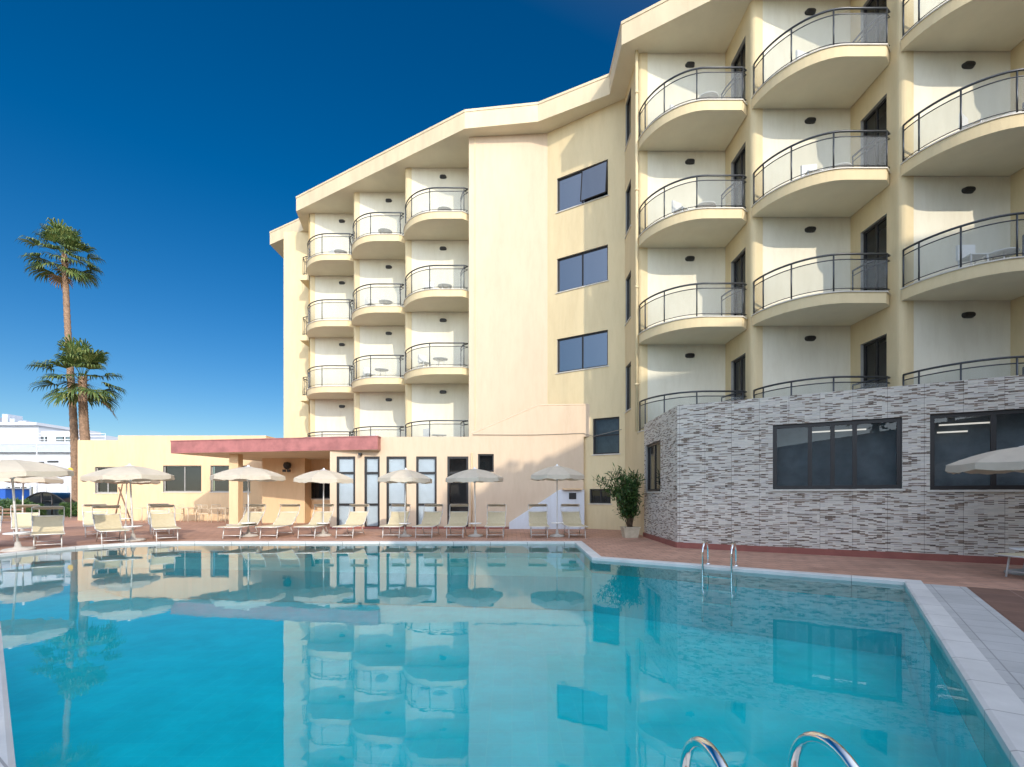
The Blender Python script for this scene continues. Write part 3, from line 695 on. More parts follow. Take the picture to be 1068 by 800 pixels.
UM = [  # px, base depth, radius scale, z scale, tilt x,y, rotation, label
 (19, 12.2, 1.17, 1.0, 3.0, -2, .2, 'largest front parasol at the far left edge, leaning over two loungers'),
 (23, 17.0, 1.05, 1.0, 0, 1, .5, 'parasol half hidden behind the front one at the far left'),
 (139, 14.75, 1.13, 1.0, 1, -2, .1, 'front parasol of the pair before the yellow hall, left of the wide window'),
 (131, 19.5, 1.08, 1.03, -1, 1, .6, 'rear parasol of the pair, mostly covered by the one in front'),
 (259, 16.4, 1.12, 1.03, 0, 0, .3, 'parasol in front of the yellow canopy pillar'),
 (337, 16.6, .98, .99, 1, 1, .0, 'parasol in front of the bar kiosk below the canopy'),
 (422, 16.4, .90, .99, 0, 1, .45, 'parasol in front of the two blue white glazed doors right of the canopy'),
 (496, 16.4, .95, 1.0, 1, -1, .2, 'shaded parasol before the dark open doorway'),
 (581, 16.3, .92, 1.04, 0, 0, .35, 'rightmost parasol of the far row, before the white stair flank'),
 (1072, 8.5, 1.06, .985, 0, 0, .15, 'parasol cut by the right edge before the stone wall window'),
]
for i, (px, Y, rs, zs, tx, ty, rz, lab) in enumerate(UM):
    o = uproto if i == 0 else copy_tree(uproto)
    o.location = ((px - CX) / F * Y, Y, 0); o.scale = (rs, rs, zs); o.rotation_euler = (R(tx), R(ty), rz); o['label'] = lab

# ------------------------------------------------------------ loungers
def make_lounger():
    t = thing('sun_lounger', (0, 0, 0), '', 'sun lounger', 'cream sling sun loungers along the pool')
    hw = .31; f = MB()
    for sx_ in (-hw, hw): f.tube([(sx_, 0, .37), (sx_, 1.25, .37)], .017, seg=6); f.tube([(sx_, 1.2, .37), (sx_, 1.38, .47), (sx_, 1.80, .78)], .016, seg=6)
    for y_, z_ in ((0, .37), (1.25, .37), (1.80, .78)): f.tube([(-hw, y_, z_), (hw, y_, z_)], .016, seg=6)
    for sx_ in (-hw + .03, hw - .03): f.tube([(sx_, 1.55, .6), (sx_, 1.72, .33)], .011, seg=5)
    f.tube([(-hw + .05, .20, .10), (hw - .05, .20, .10)], .011, seg=6); f.tube([(-hw + .05, 1.42, .10), (hw - .05, 1.42, .10)], .011, seg=6)
    f.build('frame', M['alu'], t)
    for sx_ in (-hw + .05, hw - .05):
        g = MB(); g.tube([(sx_, .26, .37), (sx_, .17, 0)], .015, seg=6); g.build('leg', M['alu'], t)
        g = MB(); g.tube([(sx_, 1.15, .37), (sx_, 1.50, .0)], .015, seg=6); g.build('leg', M['alu'], t)
    def strip(pts, sag, m='sling', nm='seat', th=.012):
        s = MB(); nx = 6
        for (y0, z0), (y1, z1) in zip(pts, pts[1:]):
            for k in range(nx):
                xa, xb = -hw + 2 * hw * k / nx, -hw + 2 * hw * (k + 1) / nx
                sg = lambda x: -sag * (1 - (x / hw) ** 2)
                q = [(xa, y0, z0 + sg(xa)), (xb, y0, z0 + sg(xb)), (xb, y1, z1 + sg(xb)), (xa, y1, z1 + sg(xa))]
                s.face(q, 0, True); s.face([(x, y, z - th) for x, y, z in q][::-1], 0, True)
        for (y_, z_), r_ in ((pts[0], 1), (pts[-1], 0)):
            s.face([(-hw, y_, z_ - th), (hw, y_, z_ - th), (hw, y_, z_), (-hw, y_, z_)][::1 if r_ else -1])
        return s.build(nm, M[m], t)
    strip([(-.01, .392), (.4, .388), (.8, .384), (1.22, .39)], .02)
    strip([(1.225, .395), (1.38, .490), (1.6, .635), (1.80, .80)], .025, nm='backrest')
    g = MB()
    for sx_ in (-hw - .02, hw + .02): g.tube([(sx_, 1.62, .66), (sx_, 1.80, .86), (sx_, 1.86, 1.03)], .011, seg=5)
    g.tube([(-hw - .02, 1.86, 1.03), (hw + .02, 1.86, 1.03)], .012, seg=5)
    so = g.build('sunshade', M['alu'], t)
    g = MB()
    for (y0, z0), (y1, z1) in zip([(1.87, .975), (1.875, 1.045), (1.80, 1.06)], [(1.875, 1.045), (1.80, 1.06), (1.66, 1.045)]):
        g.face([(-hw, y0, z0), (hw, y0, z0), (hw, y1, z1), (-hw, y1, z1)]); g.face([(-hw, y0, z0 - .01), (hw, y0, z0 - .01), (hw, y1, z1 - .01), (-hw, y1, z1 - .01)][::-1])
    g.build('shade_cloth', M['canvas'], so)
    return t
lp = make_lounger()
LG = [  # x, y, rot, scale z shade
 (-13.2, 12.3, 45, 'lounger cut by the left edge beside the front parasol base'),
 (-11.75, 12.55, 45, 'front lounger nearest the left edge that is fully in view'),
 (-11.02, 13.75, 44, 'lounger just left of the front parasol before the yellow hall'),
 (-10.15, 14.62, 42, 'lounger just right of the front parasol before the yellow hall'),
 (-14.6, 14.9, 45, 'second row lounger behind the one nearest the left edge'),
 (-13.5, 16.1, 42, 'second row lounger behind the left parasol pair, raised backrest'),
 (-12.2, 17.2, 40, 'second row lounger by the pair of parasols nearest the yellow hall'),
 (-8.78, 15.35, 3, 'sunlit lounger in front of the canopy pillar'),
 (-7.65, 15.4, 2, 'sunlit lounger between the pillar parasol and kiosk parasol'),
 (-6.50, 15.5, 2, 'sunlit lounger beneath the kiosk parasol'),
 (-5.30, 15.5, 1, 'sunlit lounger before the first pair of glazed doors'),
 (-3.85, 15.6, 2, 'lounger at the shadow edge left under the glazed door parasol'),
 (-2.82, 15.6, -2, 'shaded lounger right of the glazed door parasol'),
 (-1.82, 15.6, 1, 'shaded lounger before the dark open doorway'),
 (-.54, 15.6, 0, 'shaded lounger just right of the doorway parasol'),
 (.87, 15.6, -1, 'shaded lounger left of the last parasol in the far row'),
 (2.08, 15.6, 1, 'rightmost lounger of the far row, beside the last parasol'),
 (8.55, 7.6, 60, 'lounger end poking in at the right edge before the stone wall'),
]
for i, (x, y, rz, lab) in enumerate(LG):
    o = lp if i == 0 else copy_tree(lp)
    o.location = (x, y, 0); o.rotation_euler = (0, 0, R(rz + (0 if i > 6 else random.uniform(-3, 3)))); o['label'] = lab
lastl = [o for o in bpy.data.objects if o.get('label') == LG[-1][3]][0]; lastl.rotation_euler = (0, 0, R(-75)); lastl.location = (8.12, 7.95, 0)

# ------------------------------------------------------------ pool ladders
def make_ladder(name, loc, rz, label, wdt, n_=3):
    t = thing(name, loc, label, 'pool ladder', None, rz)
    for sx_ in (-wdt / 2, wdt / 2):
        pth = [(-.15, -1.0), (-.15, -.1), (-.14, .18)]
        for k in range(0, 17):
            a = math.pi - k / 16 * math.pi; pth.append((.06 + .20 * math.cos(a), .28 + .20 * math.sin(a)))
        pth += [(.27, .15), (.27, .0)]
        g = MB(); g.tube([(sx_, y, z) for y, z in pth], .0195, seg=14); r0 = g.build('handrail', M['chrome'], t)
        g = MB(); g.lathe([(.045, .03), (.045, .045), (.022, .055)], sx_, .27, 14); g.build('floor_flange', M['chrome'], r0)
    for k in range(n_):
        z = -.14 - .25 * k
        g = MB(); g.box(-wdt / 2, wdt / 2, -.20, -.10, z - .015, z + .015); g.build('tread', M['chrome'], t)
    return t
e = (Vector(Q2) - Vector(Q1)); L_ = e.length; ed = e.normalized()
s_ = on(Q1, Q2, 749.5); lpnt = Vector(Q1) + ed * s_
make_ladder('pool_ladder', (lpnt.x, lpnt.y, 0), math.atan2(ed.y, ed.x), 'steel ladder on the far pool edge before the stone wall', .50)
make_ladder('pool_ladder', (.895, 1.785, 0), R(185), 'shiny ladder handrails cut by the bottom edge of the picture', .44)

# ------------------------------------------------------------ palms
def palm(x, y, lean, zc, cr, label, seed, nl=46, tr=.22, skirt=True):
    rnd = random.Random(seed)
    t = thing('palm_tree', (x, y, 0), label, 'palm tree', 'fan palms behind the yellow hall')
    g = MB(); pts = []; rad = []
    K = 90
    for k in range(K + 1):
        u = k / K; pts.append((lean * (u ** 1.6) + .05 * math.sin(u * 7), .03 * math.sin(u * 5), zc * u)); rad.append((tr * (1.25 - .45 * u)) * (1 + (.07 if k % 2 else -.03)) + (.05 * max(0, 1 - u * 12)))
    g.tube(pts, rad, seg=12); g.build('trunk', M['trunk'], t)
    top = Vector(pts[-1])
    c = MB(); d = MB()
    for i in range(nl):
        a = i * 2.399 + rnd.uniform(-.2, .2); u = i / nl
        el = R(84 - 118 * u + rnd.uniform(-17, 17)); pl = cr * rnd.uniform(.42, .60); fl = cr * rnd.uniform(.42, .56)
        dry = u > .96
        tgt = d if dry else c
        dirv = Vector((math.cos(a) * math.cos(el), math.sin(a) * math.cos(el), math.sin(el)))
        side = Vector((-math.sin(a), math.cos(a), 0)); 
        p0 = top + Vector((0, 0, -.15 - .5 * u)); p1 = p0 + dirv * pl * .5; d2 = (dirv + Vector((0, 0, -.28))).normalized(); p2 = p1 + d2 * pl * .5
        wv = side * .02; c.face([p0 - wv, p0 + wv, p1 + wv, p1 - wv]); c.face([p1 - wv, p1 + wv, p2 + wv * .7, p2 - wv * .7])
        up = side.cross(d2).normalized(); B_ = 17; fold = rnd.uniform(-.25, .25)
        for b in range(B_):
            th = R(-78 + 156 * b / (B_ - 1)) + rnd.uniform(-.05, .05)
            bd = (d2 * math.cos(th) + side * math.sin(th) + up * (-.22 * abs(math.sin(th)) + fold * .3)).normalized()
            L = fl * (.72 + .28 * math.cos(th)) * rnd.uniform(.85, 1.08)
            wd = up.cross(bd).normalized() * L * .050
            q0 = p2; q1 = p2 + bd * L * .50; q2 = q1 + (bd + Vector((0, 0, -.40))).normalized() * L * .30; q3 = q2 + (bd * .5 + Vector((0, 0, -.95))).normalized() * L * .26
            tgt.face([q0 - wd * .25, q0 + wd * .25, q1 + wd, q1 - wd]); tgt.face([q1 - wd, q1 + wd, q2 + wd * .6, q2 - wd * .6]); tgt.face([q2 - wd * .6, q2 + wd * .6, q3])
    c.build('crown', M['frond'], t)
    for k in range(70):     # short dry leaf bases
        a = rnd.uniform(0, 6.28); z = rnd.uniform(-1.3, -.1); p = top + Vector((math.cos(a) * .18, math.sin(a) * .18, z)); q = p + Vector((math.cos(a) * .28, math.sin(a) * .28, rnd.uniform(-.2, .3)))
        s_v = Vector((-math.sin(a), math.cos(a), 0)) * .05; d.face([p - s_v, p + s_v, q + s_v * .5, q - s_v * .5])
    d.build('dry_fronds', M['skirt'], t)
YP = 34.0
def at(px, Y): return (px - CX) / F * Y
def zz(py, Y): return EYE + (HOR - py) / F * Y
palm(at(78, YP), YP, at(67, YP) - at(78, YP), zz(266, YP), 2.35, 'tall slender fan palm rising far above the low roof', 3, nl=44, tr=.20)
palm(at(91, 32.5), 32.5, at(86, 32.5) - at(91, 32.5), zz(393, 32.5), 2.75, 'shorter fan palm with a wide green crown', 11, nl=38, tr=.27)

# ------------------------------------------------------------ potted oleander
pos = G(661, 560.5)
ol = thing('potted_shrub', (pos[0] - .12, pos[1], 0), 'tall leafy shrub in a cream square pot at the stone wall corner', 'potted plant')
g = MB()
for (r0, r1, z0, z1) in ((.21, .25, 0, .30), (.27, .27, .30, .34)):
    g.face([(-r0, -r0, z0), (r0, -r0, z0), (r1, -r1, z1), (-r1, -r1, z1)]); g.face([(r0, -r0, z0), (r0, r0, z0), (r1, r1, z1), (r1, -r1, z1)])
    g.face([(r0, r0, z0), (-r0, r0, z0), (-r1, r1, z1), (r1, r1, z1)]); g.face([(-r0, r0, z0), (-r0, -r0, z0), (-r1, -r1, z1), (-r1, r1, z1)]); g.face([(-r1, -r1, z1), (r1, -r1, z1), (r1, r1, z1), (-r1, r1, z1)])
    g.face([(-r0, -r0, z0), (-r0, r0, z0), (r0, r0, z0), (r0, -r0, z0)])
g.build('pot', mat('cream_pot', (.55, .47, .34), .7, var=.2, vscale=8), ol)
st = MB(); lf = MB(); rnd = random.Random(5)
for i in range(24):
    a = rnd.uniform(0, 6.28); sp = rnd.uniform(.12, .62); H = rnd.uniform(1.35, 2.36) - sp * .35
    dx_, dy_ = math.cos(a) * sp - .12, math.sin(a) * sp * .8
    if i == 0: dx_, dy_, H = -.92, 0, 1.85
    pts = [(rnd.uniform(-.1, .1) + dx_ * (u ** 1.6), rnd.uniform(-.05, .05) + dy_ * (u ** 1.6), .3 + (H - .3) * u) for u in (0, .25, .5, .75, 1)]
    st.tube(pts, [.018, .015, .012, .009, .005], seg=5)
    nl = 170
    for k in range(nl):
        u = rnd.uniform(.30 if i else .7, 1.02); j = min(int(u * 4), 3); f_ = u * 4 - j
        p = Vector(pts[j]).lerp(Vector(pts[j + 1]), min(f_, 1.1)); p += Vector((rnd.gauss(0, .09), rnd.gauss(0, .09), rnd.gauss(0, .06)))
        b_ = rnd.uniform(0, 6.28); e_ = R(rnd.uniform(-20, 75)); dd = Vector((math.cos(b_) * math.cos(e_), math.sin(b_) * math.cos(e_), math.sin(e_))); L = rnd.uniform(.12, .23)
        sd_ = dd.cross(Vector((rnd.uniform(-1, 1), rnd.uniform(-1, 1), 1))).normalized() * .02
        lf.face([p, p + dd * L * .45 + sd_, p + dd * L, p + dd * L * .45 - sd_])
st.build('stems', M['stem'], ol); lf.build('foliage', M['leaf'], ol)

# ------------------------------------------------------------ terrace tables and chairs by the hall
def make_chair(name, m, lab, grp):
    t = thing(name, (0, 0, 0), lab, 'chair', grp)
    g = MB(); g.box(-.22, .22, -.21, .21, .43, .455); g.build('seat', M[m], t)
    g = MB()
    for x in (-.2, .2): g.tube([(x, .2, .45), (x, .26, .88)], .013, seg=5)
    g.tube([(-.2, .26, .88), (.2, .26, .88)], .013, seg=5); g.tube([(-.2, .235, .70), (.2, .235, .70)], .010, seg=5)
    for x in (-.12, -.04, .04, .12): g.tube([(x, .235, .70), (x, .255, .87)], .007, seg=4)
    g.build('backrest', M[m], t)
    for x in (-.2, .2):
        for y in (-.19, .19): g = MB(); g.tube([(x * .95, y, .44), (x * 1.05, y * 1.15, 0)], .012, seg=5); g.build('leg', M[m], t)
    g = MB()
    for x in (-.23, .23): g.tube([(x, .22, .66), (x, -.1, .66), (x, -.18, .45)], .012, seg=5)
    g.build('armrest', M[m], t)
    return t
M['creammetal'] = mat('cream_painted_metal', (.66, .56, .40), .5, var=.1, vscale=10)
ch = make_chair('terrace_chair', 'creammetal', '', 'cream chairs along the yellow hall wall')
CH = [(124, 25.6, 10), (160, 25.5, -12), (173, 25.9, 175), (185, 25.4, 15), (203, 25.8, -5), (214, 25.3, 188), (224, 25.7, 20), (238, 25.9, -25), (253, 25.6, 8), (266, 25.2, -12)]
WHERE = ['left of the narrow hall window, by the leaning pole', 'under the left jamb of the wide hall window', 'turned to the wall below the left pane of the wide hall window', 'below the middle of the wide hall window', 'below the right pane of the wide hall window', 'turned to the wall right of the wide hall window', 'at the slanting shadow edge left of the canopy pillar', 'partly behind the canopy pillar', 'in shade just right of the canopy pillar', 'in shade at the corner next to the bar front']
for i, (px, Y, rz) in enumerate(CH):
    o = ch if i == 0 else copy_tree(ch)
    o.location = (at(px, Y), Y, 0); o.rotation_euler = (0, 0, R(rz)); o['label'] = 'cream metal chair ' + WHERE[i]
tb = thing('terrace_table', (0, 0, 0), '', 'table', 'cream tables along the yellow hall wall')
g = MB(); g.box(-.38, .38, -.38, .38, .71, .74); g.build('table_top', M['creammetal'], tb)
for x in (-.33, .33):
    for y in (-.33, .33): g = MB(); g.tube([(x, y, .71), (x, y, 0)], .02, seg=6); g.build('leg', M['creammetal'], tb)
for i, (px, Y, lab) in enumerate([(148, 25.3, 'table near the narrow hall window, seen past the parasol pole'), (194, 25.6, 'table below the wide hall window between two chairs'), (231, 25.2, 'table left of the canopy pillar at the shadow edge'), (261, 25.6, 'table in the shade right of the canopy pillar')]):
    o = tb if i == 0 else copy_tree(tb)
    o.location = (at(px, Y), Y, 0); o.rotation_euler = (0, 0, R(i * 7 - 8)); o['label'] = 'square cream ' + lab
# leaning wooden pole props near the hall
pp = thing('wooden_trestle', (at(126, 23.5), 23.5, 0), 'dark crossed wooden poles leaning below the narrow hall window', 'trestle')
g = MB(); g.tube([(-.35, 0, .0), (.0, .1, 1.9)], .03, seg=6); g.build('pole', M['wood'], pp)
g = MB(); g.tube([(.45, .1, .0), (-.1, .0, 1.75)], .03, seg=6); g.build('pole', M['wood'], pp)

# ------------------------------------------------------------ balcony furniture
pc = thing('balcony_chair', (0, 0, 0), '', 'chair', 'white resin chairs on the balconies')
g = MB(); g.box(-.21, .21, -.2, .2, .41, .44); g.build('seat', M['plastic'], pc)
g = MB(); g.prism([(-.21, .19), (.21, .19), (.23, .24), (-.23, .24)], .44, .84); g.build('backrest', M['plastic'], pc)
for x in (-.19, .19):
    for y in (-.18, .18): g = MB(); g.tube([(x, y, .42), (x * 1.12, y * 1.12, 0)], .02, seg=5); g.build('leg', M['plastic'], pc)
pt_ = thing('balcony_table', (0, 0, 0), '', 'table', 'low white tables on the balconies')
g = MB(); g.lathe([(0, .50), (.33, .50), (.34, .52), (.33, .535), (0, .535)], seg=18); g.build('table_top', M['plastic'], pt_)
for k in range(3): a = k * 2.09; g = MB(); g.tube([(.15 * math.cos(a), .15 * math.sin(a), .5), (.27 * math.cos(a), .27 * math.sin(a), 0)], .018, seg=5); g.build('leg', M['plastic'], pt_)
ftxt = {0: 'lowest', 1: 'second', 2: 'third', 3: 'top'}
btxt = {'E0': 'leftmost bay of the left group', 'F0': 'middle bay of the left group', 'G0': 'bay beside the pink block', 'K1': 'bay beside the narrow windows', 'B0': 'middle bay of the right group', 'C0': 'bay nearest the right edge'}
firstc = firstt = True
for nm, W in bays[:6]:
    x, y = P[nm]
    for fi in range(4):
        if (nm in ('K1', 'B0', 'C0') and fi == 0): continue
        if rnd.random() < .25: continue
        z = FL[fi]
        cx_, rz = x + rnd.uniform(1.0, 1.35), rnd.uniform(-40, 60)
        o = pc if firstc else copy_tree(pc); firstc = False
        o.location = (cx_, y - rnd.uniform(.55, .9), z); o.rotation_euler = (0, 0, R(rz)); o['label'] = 'white chair on the %s balcony row, %s' % (ftxt[fi], btxt[nm])
        o = pt_ if firstt else copy_tree(pt_); firstt = False
        o.location = (cx_ + .75, y - rnd.uniform(.8, 1.2), z); o['label'] = 'low white table on the %s balcony row, %s' % (ftxt[fi], btxt[nm])

# ------------------------------------------------------------ far left: white building, arched shelter, hedge, sign
WY = 58.0
wb = thing('white_building', (at(20, WY), WY + 5, 0), 'long white modern building with a grey roof slab at the far left', 'building', local=False)
g = MB(); x0, x1 = at(-120, WY), at(112, WY)
za, zb, zc_ = zz(472, WY), zz(464, WY), zz(446.5, WY)
holes = [(at(5, WY) - x0 + 0, at(5, WY) - x0 + 1.1, 1, 2.8)]
g.box(x0, x1, WY, WY + 14, 0, za, 0); g.build('wall', M['farwhite'], wb)
g = MB(); g.box(x0, x1 + .3, WY - .5, WY + 14, za, zb, 0); g.build('roof_slab', M['farslab'], wb)
g = MB(); g.box(x0, x1 + .35, WY - .55, WY - .3, zb, zb + .35, 0); g.build('parapet', M['farwhite'], wb)
g = MB(); g.box(x0, at(40, WY + 3), WY + 3, WY + 12, zb, zz(444, WY + 3), 0); g.box(at(40, WY + 3), at(76, WY + 3), WY + 3.4, WY + 12, zb, zz(449, WY + 3), 0)
g.box(x0, at(42, WY + 3), WY + 2.5, WY + 12, zz(444, WY + 3), zz(444, WY + 3) + .35, 0); up_ = g.build('wall', M['farwhite'], wb)
for p0, p1 in ((39, 46), (56, 64), (66, 72)):
    a_ = (at(p0, WY + 3), WY + 3 - .02 if p1 < 42 else WY + 3.38); b_ = (at(p1, WY + 3), a_[1])
    g = MB(); g.box(a_[0], b_[0], a_[1] - .06, a_[1], zz(463, WY + 3), zz(455, WY + 3)); wf = g.build('window', M['frame'], wb)
    g = MB(); g.box(a_[0] + .08, b_[0] - .08, a_[1] - .075, a_[1] - .062, zz(463, WY + 3) + .08, zz(455, WY + 3) - .08); g.build('pane', M['mirror'], wf)
g = MB()
for zq in (zz(452.5, WY), zz(455.5, WY), zz(459, WY)): g.tube([(x0, WY - .3, zq), (x1, WY - .3, zq)], .035, seg=5)
for k in range(12): xx = x0 + (x1 - x0) * k / 11; g.tube([(xx, WY - .3, zb), (xx, WY - .3, zz(452.5, WY))], .03, seg=5)
g.build('railing', M['alu'], wb)
for a_, b_, c_ in ((2, 8, 2.1), (10, 15, 1.5), (19, 27, 1.2), (-12, -4, 1.7)):
    g = MB(); g.box(at(a_, WY + 7), at(b_, WY + 7), WY + 7, WY + 9, zz(444, WY + 3), zz(444, WY + 3) + c_); g.build('rooftop_unit', M['farslab'], wb)
for p0, p1, py in ((15, 26, 485), (41, 46, 482.5), (50, 61, 481.5)):
    g = MB(); g.box(at(p0, WY), at(p1, WY), WY - .08, WY - .002, zz(py + .8, WY), zz(py - .8, WY)); g.build('vent_grille', M['black'], wb)
for p0 in (6, 13, 30, 37, 69):
    g = MB(); g.box(at(p0, WY), at(p0 + 2.5, WY), WY - .25, WY - .002, 0, zz(506, WY)); g.build('pilaster', M['bluewhite'], wb)
for p0, p1 in ((8, 12.5), (16, 21), (22.5, 29), (33, 36.5)):
    g = MB(); g.box(at(p0, WY), at(p1, WY), WY - .05, WY - .002, 1.0, zz(508, WY)); wf = g.build('window', M['frame'], wb)
    g = MB(); g.box(at(p0, WY) + .06, at(p1, WY) - .06, WY - .065, WY - .052, 1.08, zz(508, WY) - .08); g.build('pane', M['mirror'], wf)
bd = thing('blue_shed', (at(-6, 40), 40, 0), 'blue shed wall at the far left below the parasol', 'shed')
g = MB(); g.box(-2.2, .9, 0, 2, 0, 1.9); g.build('wall', M['blue'], bd); g = MB(); g.prism([(-2.3, -.1), (1.0, -.1), (1.0, 2.1), (-2.3, 2.1)], 1.9, 1.98); g.build('roof', M['farslab'], bd)
# arched shelter
AY = 33.0; sh_ = thing('arched_shelter', (at(46, AY), AY, 0), 'low arched dark glazed shelter before the white building', 'shelter')
ap = [(-2.1 + 4.2 * k / 20, 1.55 * math.sin(math.pi * (k / 20)) ** .75 + .02) for k in range(21)]
g = MB()
for (xa, z_a), (xb, z_b) in zip(ap, ap[1:]): g.face([(xa, 0, 0), (xb, 0, 0), (xb, 0, z_b), (xa, 0, z_a)]); g.face([(xa, 0, z_a), (xb, 0, z_b), (xb, 4, z_b), (xa, 4, z_a)])
g.build('glazing', M['glass'], sh_)
g = MB(); g.tube([(x, -.03, z) for x, z in ap], .05, seg=6)
for x in (-1.1, -.15, .55, 1.3): z = 1.55 * math.sin(math.pi * ((x + 2.1) / 4.2)) ** .75; g.tube([(x, -.03, 0), (x, -.03, z)], .045, seg=5)
g.tube([(-.15, -.03, 1.0), (.55, -.03, 1.0)], .04, seg=5); g.build('frame', M['frame'], sh_)
g = MB(); g.box(-1.9, 1.9, .5, 3.5, 0, .8); g.build('inner_screen', M['curtain'], sh_)
def shrub(name, x, y, r, h, n_, lab, m='leaf', seed=1):
    rn = random.Random(seed); t = thing(name, (x, y, 0), lab, 'bush', 'bushes beyond the deck')
    s = MB(); f = MB()
    for k in range(8):
        a = rn.uniform(0, 6.28); s.tube([(0, 0, 0), (math.cos(a) * r * .4, math.sin(a) * r * .3, h * .7)], [.03, .01], seg=4)
    for k in range(n_):
        a = rn.uniform(0, 6.28); e_ = rn.uniform(0, 1); q = rn.random() ** .4
        p = Vector((math.cos(a) * r * q * math.cos(e_ * 1.2), math.sin(a) * r * q * .7, h * (.15 + .8 * q * math.sin(e_ * 1.5)))); 
        d_ = Vector((rn.gauss(0, 1), rn.gauss(0, 1), rn.gauss(.4, 1))).normalized(); w_ = d_.orthogonal().normalized() * .05
        f.face([p - w_, p + d_ * .08, p + w_, p + d_ * .2])
    s.build('stems', M['stem'], t); f.build('foliage', M[m], t)
for i, (px, Y, r, h, lab) in enumerate([(2, 31, 1.1, 1.2, 'dark bush behind the loungers at the left edge'), (17, 30.5, 1.0, 1.15, 'dark bush left of the arched shelter'), (33, 31.5, .8, .8, 'small dark bush in front of the arched shelter'), (73, 31, .6, .9, 'small bush between arched shelter and yellow hall')]):
    shrub('bush', at(px, Y), Y, r, h, 1500, lab, seed=i + 4)
# round sign on the hall corner
sg = thing('round_sign', (at(74, 29.5), 29.5, 0), 'yellow round sign on a thin post left of the yellow hall', 'sign')
g = MB(); g.tube([(0, 0, 0), (0, 0, 2.8)], .02, seg=6); g.build('post', M['alu'], sg)
g = MB(); N = 20; z0 = 2.85
g.face([(.17 * math.cos(2 * math.pi * k / N), -.05, z0 + .17 * math.sin(2 * math.pi * k / N)) for k in range(N)]); g.face([(.17 * math.cos(2 * math.pi * k / N), -.035, z0 + .17 * math.sin(2 * math.pi * k / N)) for k in range(N)][::-1])
g.build('disc', M['yel'], sg)
# slender masts before the white building
for i, (px, Y, h, lab) in enumerate([(38.5, 45, 6.2, 'tall thin grey mast in front of the white building'), (48, 42, 3.9, 'shorter thin mast near the arched shelter')]):
    g = MB(); g.tube([(0, 0, 0), (0, 0, h)], .04, seg=6); g.tube([(-.5, 0, h - .4), (.5, 0, h - .4)], .02, seg=5); o = g.build('mast', M['alu']); o.location = (at(px, Y), Y, 0); tag(o, lab, 'mast')
# low dark fence behind the second row of loungers
fn = thing('low_fence', (-19, 24, 0), 'low dark slatted fence at the deck edge left of the yellow hall', 'fence')
g = MB()
for k in range(4): g.box(-10.5, -4.6, 0, .03, .12 + .17 * k, .22 + .17 * k)
g.build('slat_panel', M['wood'], fn)
for k in range(5): g = MB(); g.box(-10.5 + k * 1.46, -10.44 + k * 1.46, -.05, .06, 0, .86); g.build('post', M['wood'], fn)

# ------------------------------------------------------------ what stands behind the viewer: the block and trees that cast the long shade
s_v = Vector((-.4104, .9119)); u_v = Vector((.9119, .4104)); TE = math.tan(R(SUN_EL))
def su(u, s): p = u_v * u + s_v * s; return (p.x, p.y)
SB = -20.0
nb = thing('apartment_block', (*su(25, SB - 6), 0), 'tall cream apartment block across the pool from the hotel', 'building', local=False)
g = MB()
profile = [(5.6, 0), (5.6, 9.9 - SB * TE), (10.9, 11.6 - SB * TE), (11.3, 12.0 - SB * TE), (44, 12.0 - SB * TE), (44, 0)]
fr = [(*su(u, SB), z) for u, z in profile]; bk = [(*su(u, SB - 14), z) for u, z in profile]
g.face(fr); g.face(bk[::-1])
for i in range(len(fr)): j = (i + 1) % len(fr); g.face([fr[j], fr[i], bk[i], bk[j]])
g.build('wall', M['white'], nb)
for fl in range(6):
    for k in range(9):
        u0 = 12.5 + k * 3.5; z0 = 1.2 + fl * 3.3
        f_ = MB(); a_, b_ = su(u0 + 1.5, SB + .03), su(u0, SB + .03); f_.obox(a_, b_, .05, z0, z0 + 1.5); f_.build('window', M['frame'], nb)
lb = thing('brick_block', (*su(-28, -34), 0), 'long low brick building across the pool, left of the apartment block', 'building', local=False)
g = MB(); ys = [su(-75, -34), su(-75, -46), su(4, -46), su(4, -34)]; g.prism(ys, 0, 9.0); g.build('wall', mat('brick_red_render', (.34, .19, .13), .9, var=.25), lb)
for fl in range(2):
    for k in range(18):
        u0 = -72 + k * 4.2; a_, b_ = su(u0 + 1.6, -33.97), su(u0, -33.97); f_ = MB(); f_.obox(a_, b_, .05, 1.5 + fl * 3.6, 3.2 + fl * 3.6); f_.build('window', M['frame'], lb)
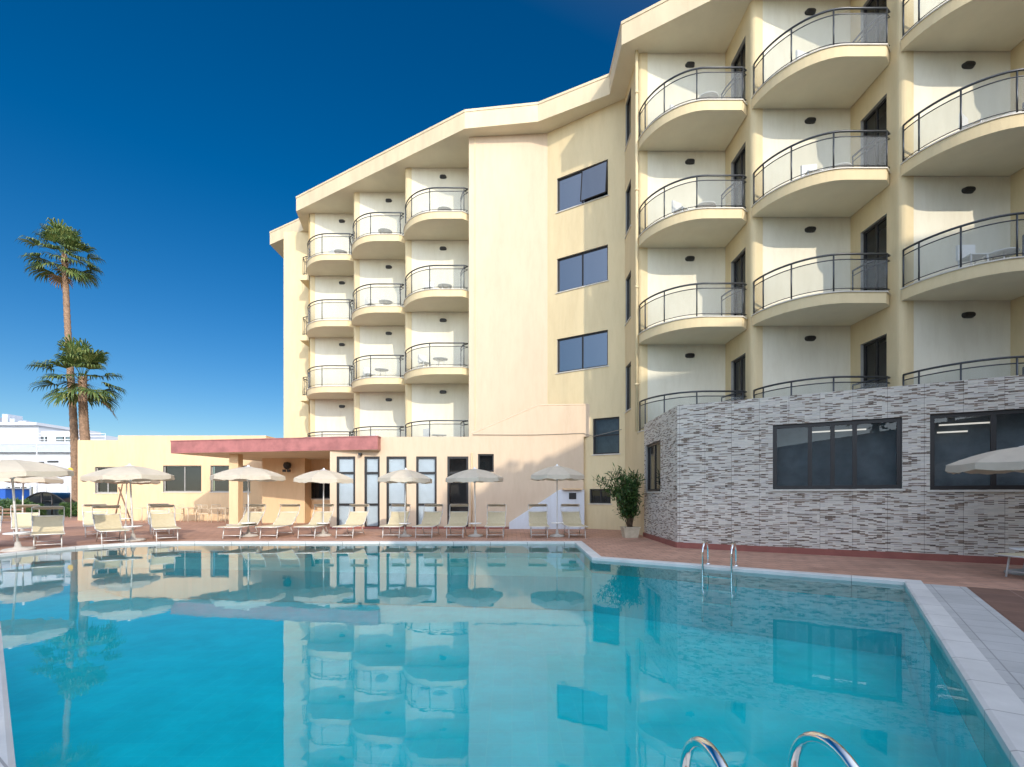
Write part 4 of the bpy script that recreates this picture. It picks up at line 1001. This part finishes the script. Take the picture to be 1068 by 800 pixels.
def tree(u, s, ztop, r, lab, seed, n_=9000, hcr=None):
    rn = random.Random(seed); x, y = su(u, s); t = thing('shade_tree', (x, y, 0), lab, 'tree', 'trees behind the viewer')
    g = MB(); hcr = hcr or r; zc = ztop - hcr
    g.tube([(0, 0, 0), (.1, .05, zc * .5), (0, 0, zc + hcr * .3)], [.28, .22, .08], seg=8)
    for k in range(9): a = k * 2.4; g.tube([(0, 0, zc - hcr * .6), (math.cos(a) * r * .45, math.sin(a) * r * .45, zc + rn.uniform(-.2, .4) * hcr)], [.10, .03], seg=5)
    g.build('trunk', M['stem'], t)
    f = MB(); cl_ = [(Vector((rn.gauss(0, 1), rn.gauss(0, 1), rn.gauss(0, 1))).normalized() * rn.uniform(.3, .85), rn.uniform(.22, .42)) for _ in range(34)]
    for k in range(n_):
        c_, q = rn.choice(cl_); v = Vector((rn.gauss(0, 1), rn.gauss(0, 1), rn.gauss(0, 1))).normalized() * q * rn.random() ** .4 + c_
        p = Vector((v.x * r, v.y * r, zc + v.z * hcr)); d_ = Vector((rn.gauss(0, 1), rn.gauss(0, 1), rn.gauss(0, 1))).normalized(); w_ = d_.orthogonal().normalized() * .10
        f.face([p - w_, p + d_ * .12, p + w_, p - d_ * .12])
    f.build('crown', M['treeleaf'], t)
ST = -9.0; dz = -ST * TE
tree(9.6, ST, 11.8 + dz, 2.3, 'tall tree nearest the apartment block behind the viewer', 1, hcr=3.2, n_=14000)
tree(7.0, ST, 10.7 + dz, 2.3, 'tall tree in the middle of the row behind the viewer', 2, hcr=3.6, n_=14000)
tree(4.6, ST, 9.6 + dz, 2.3, 'lower tree at the left of the tall row behind the viewer', 3, hcr=3.8, n_=14000)
tree(8.5, ST + 1, 6 + dz, 4.0, 'broad leafy tree low between the tall trees behind the viewer', 4, hcr=5.5, n_=26000)
tree(4.2, ST + 1.5, 4.8 + dz, 2.6, 'bushy tree at the left foot of the tall row behind the viewer', 5, hcr=4.5, n_=16000)
tree(-1.0, ST, 5.2 + dz, 2.4, 'small loose tree left behind the viewer', 6, n_=480)
tree(-5.5, ST, 4.2 + dz, 1.8, 'smallest loose tree farthest left behind the viewer', 8, n_=400)
for o in bpy.data.objects:
    if '_o' in o: del o['_o']
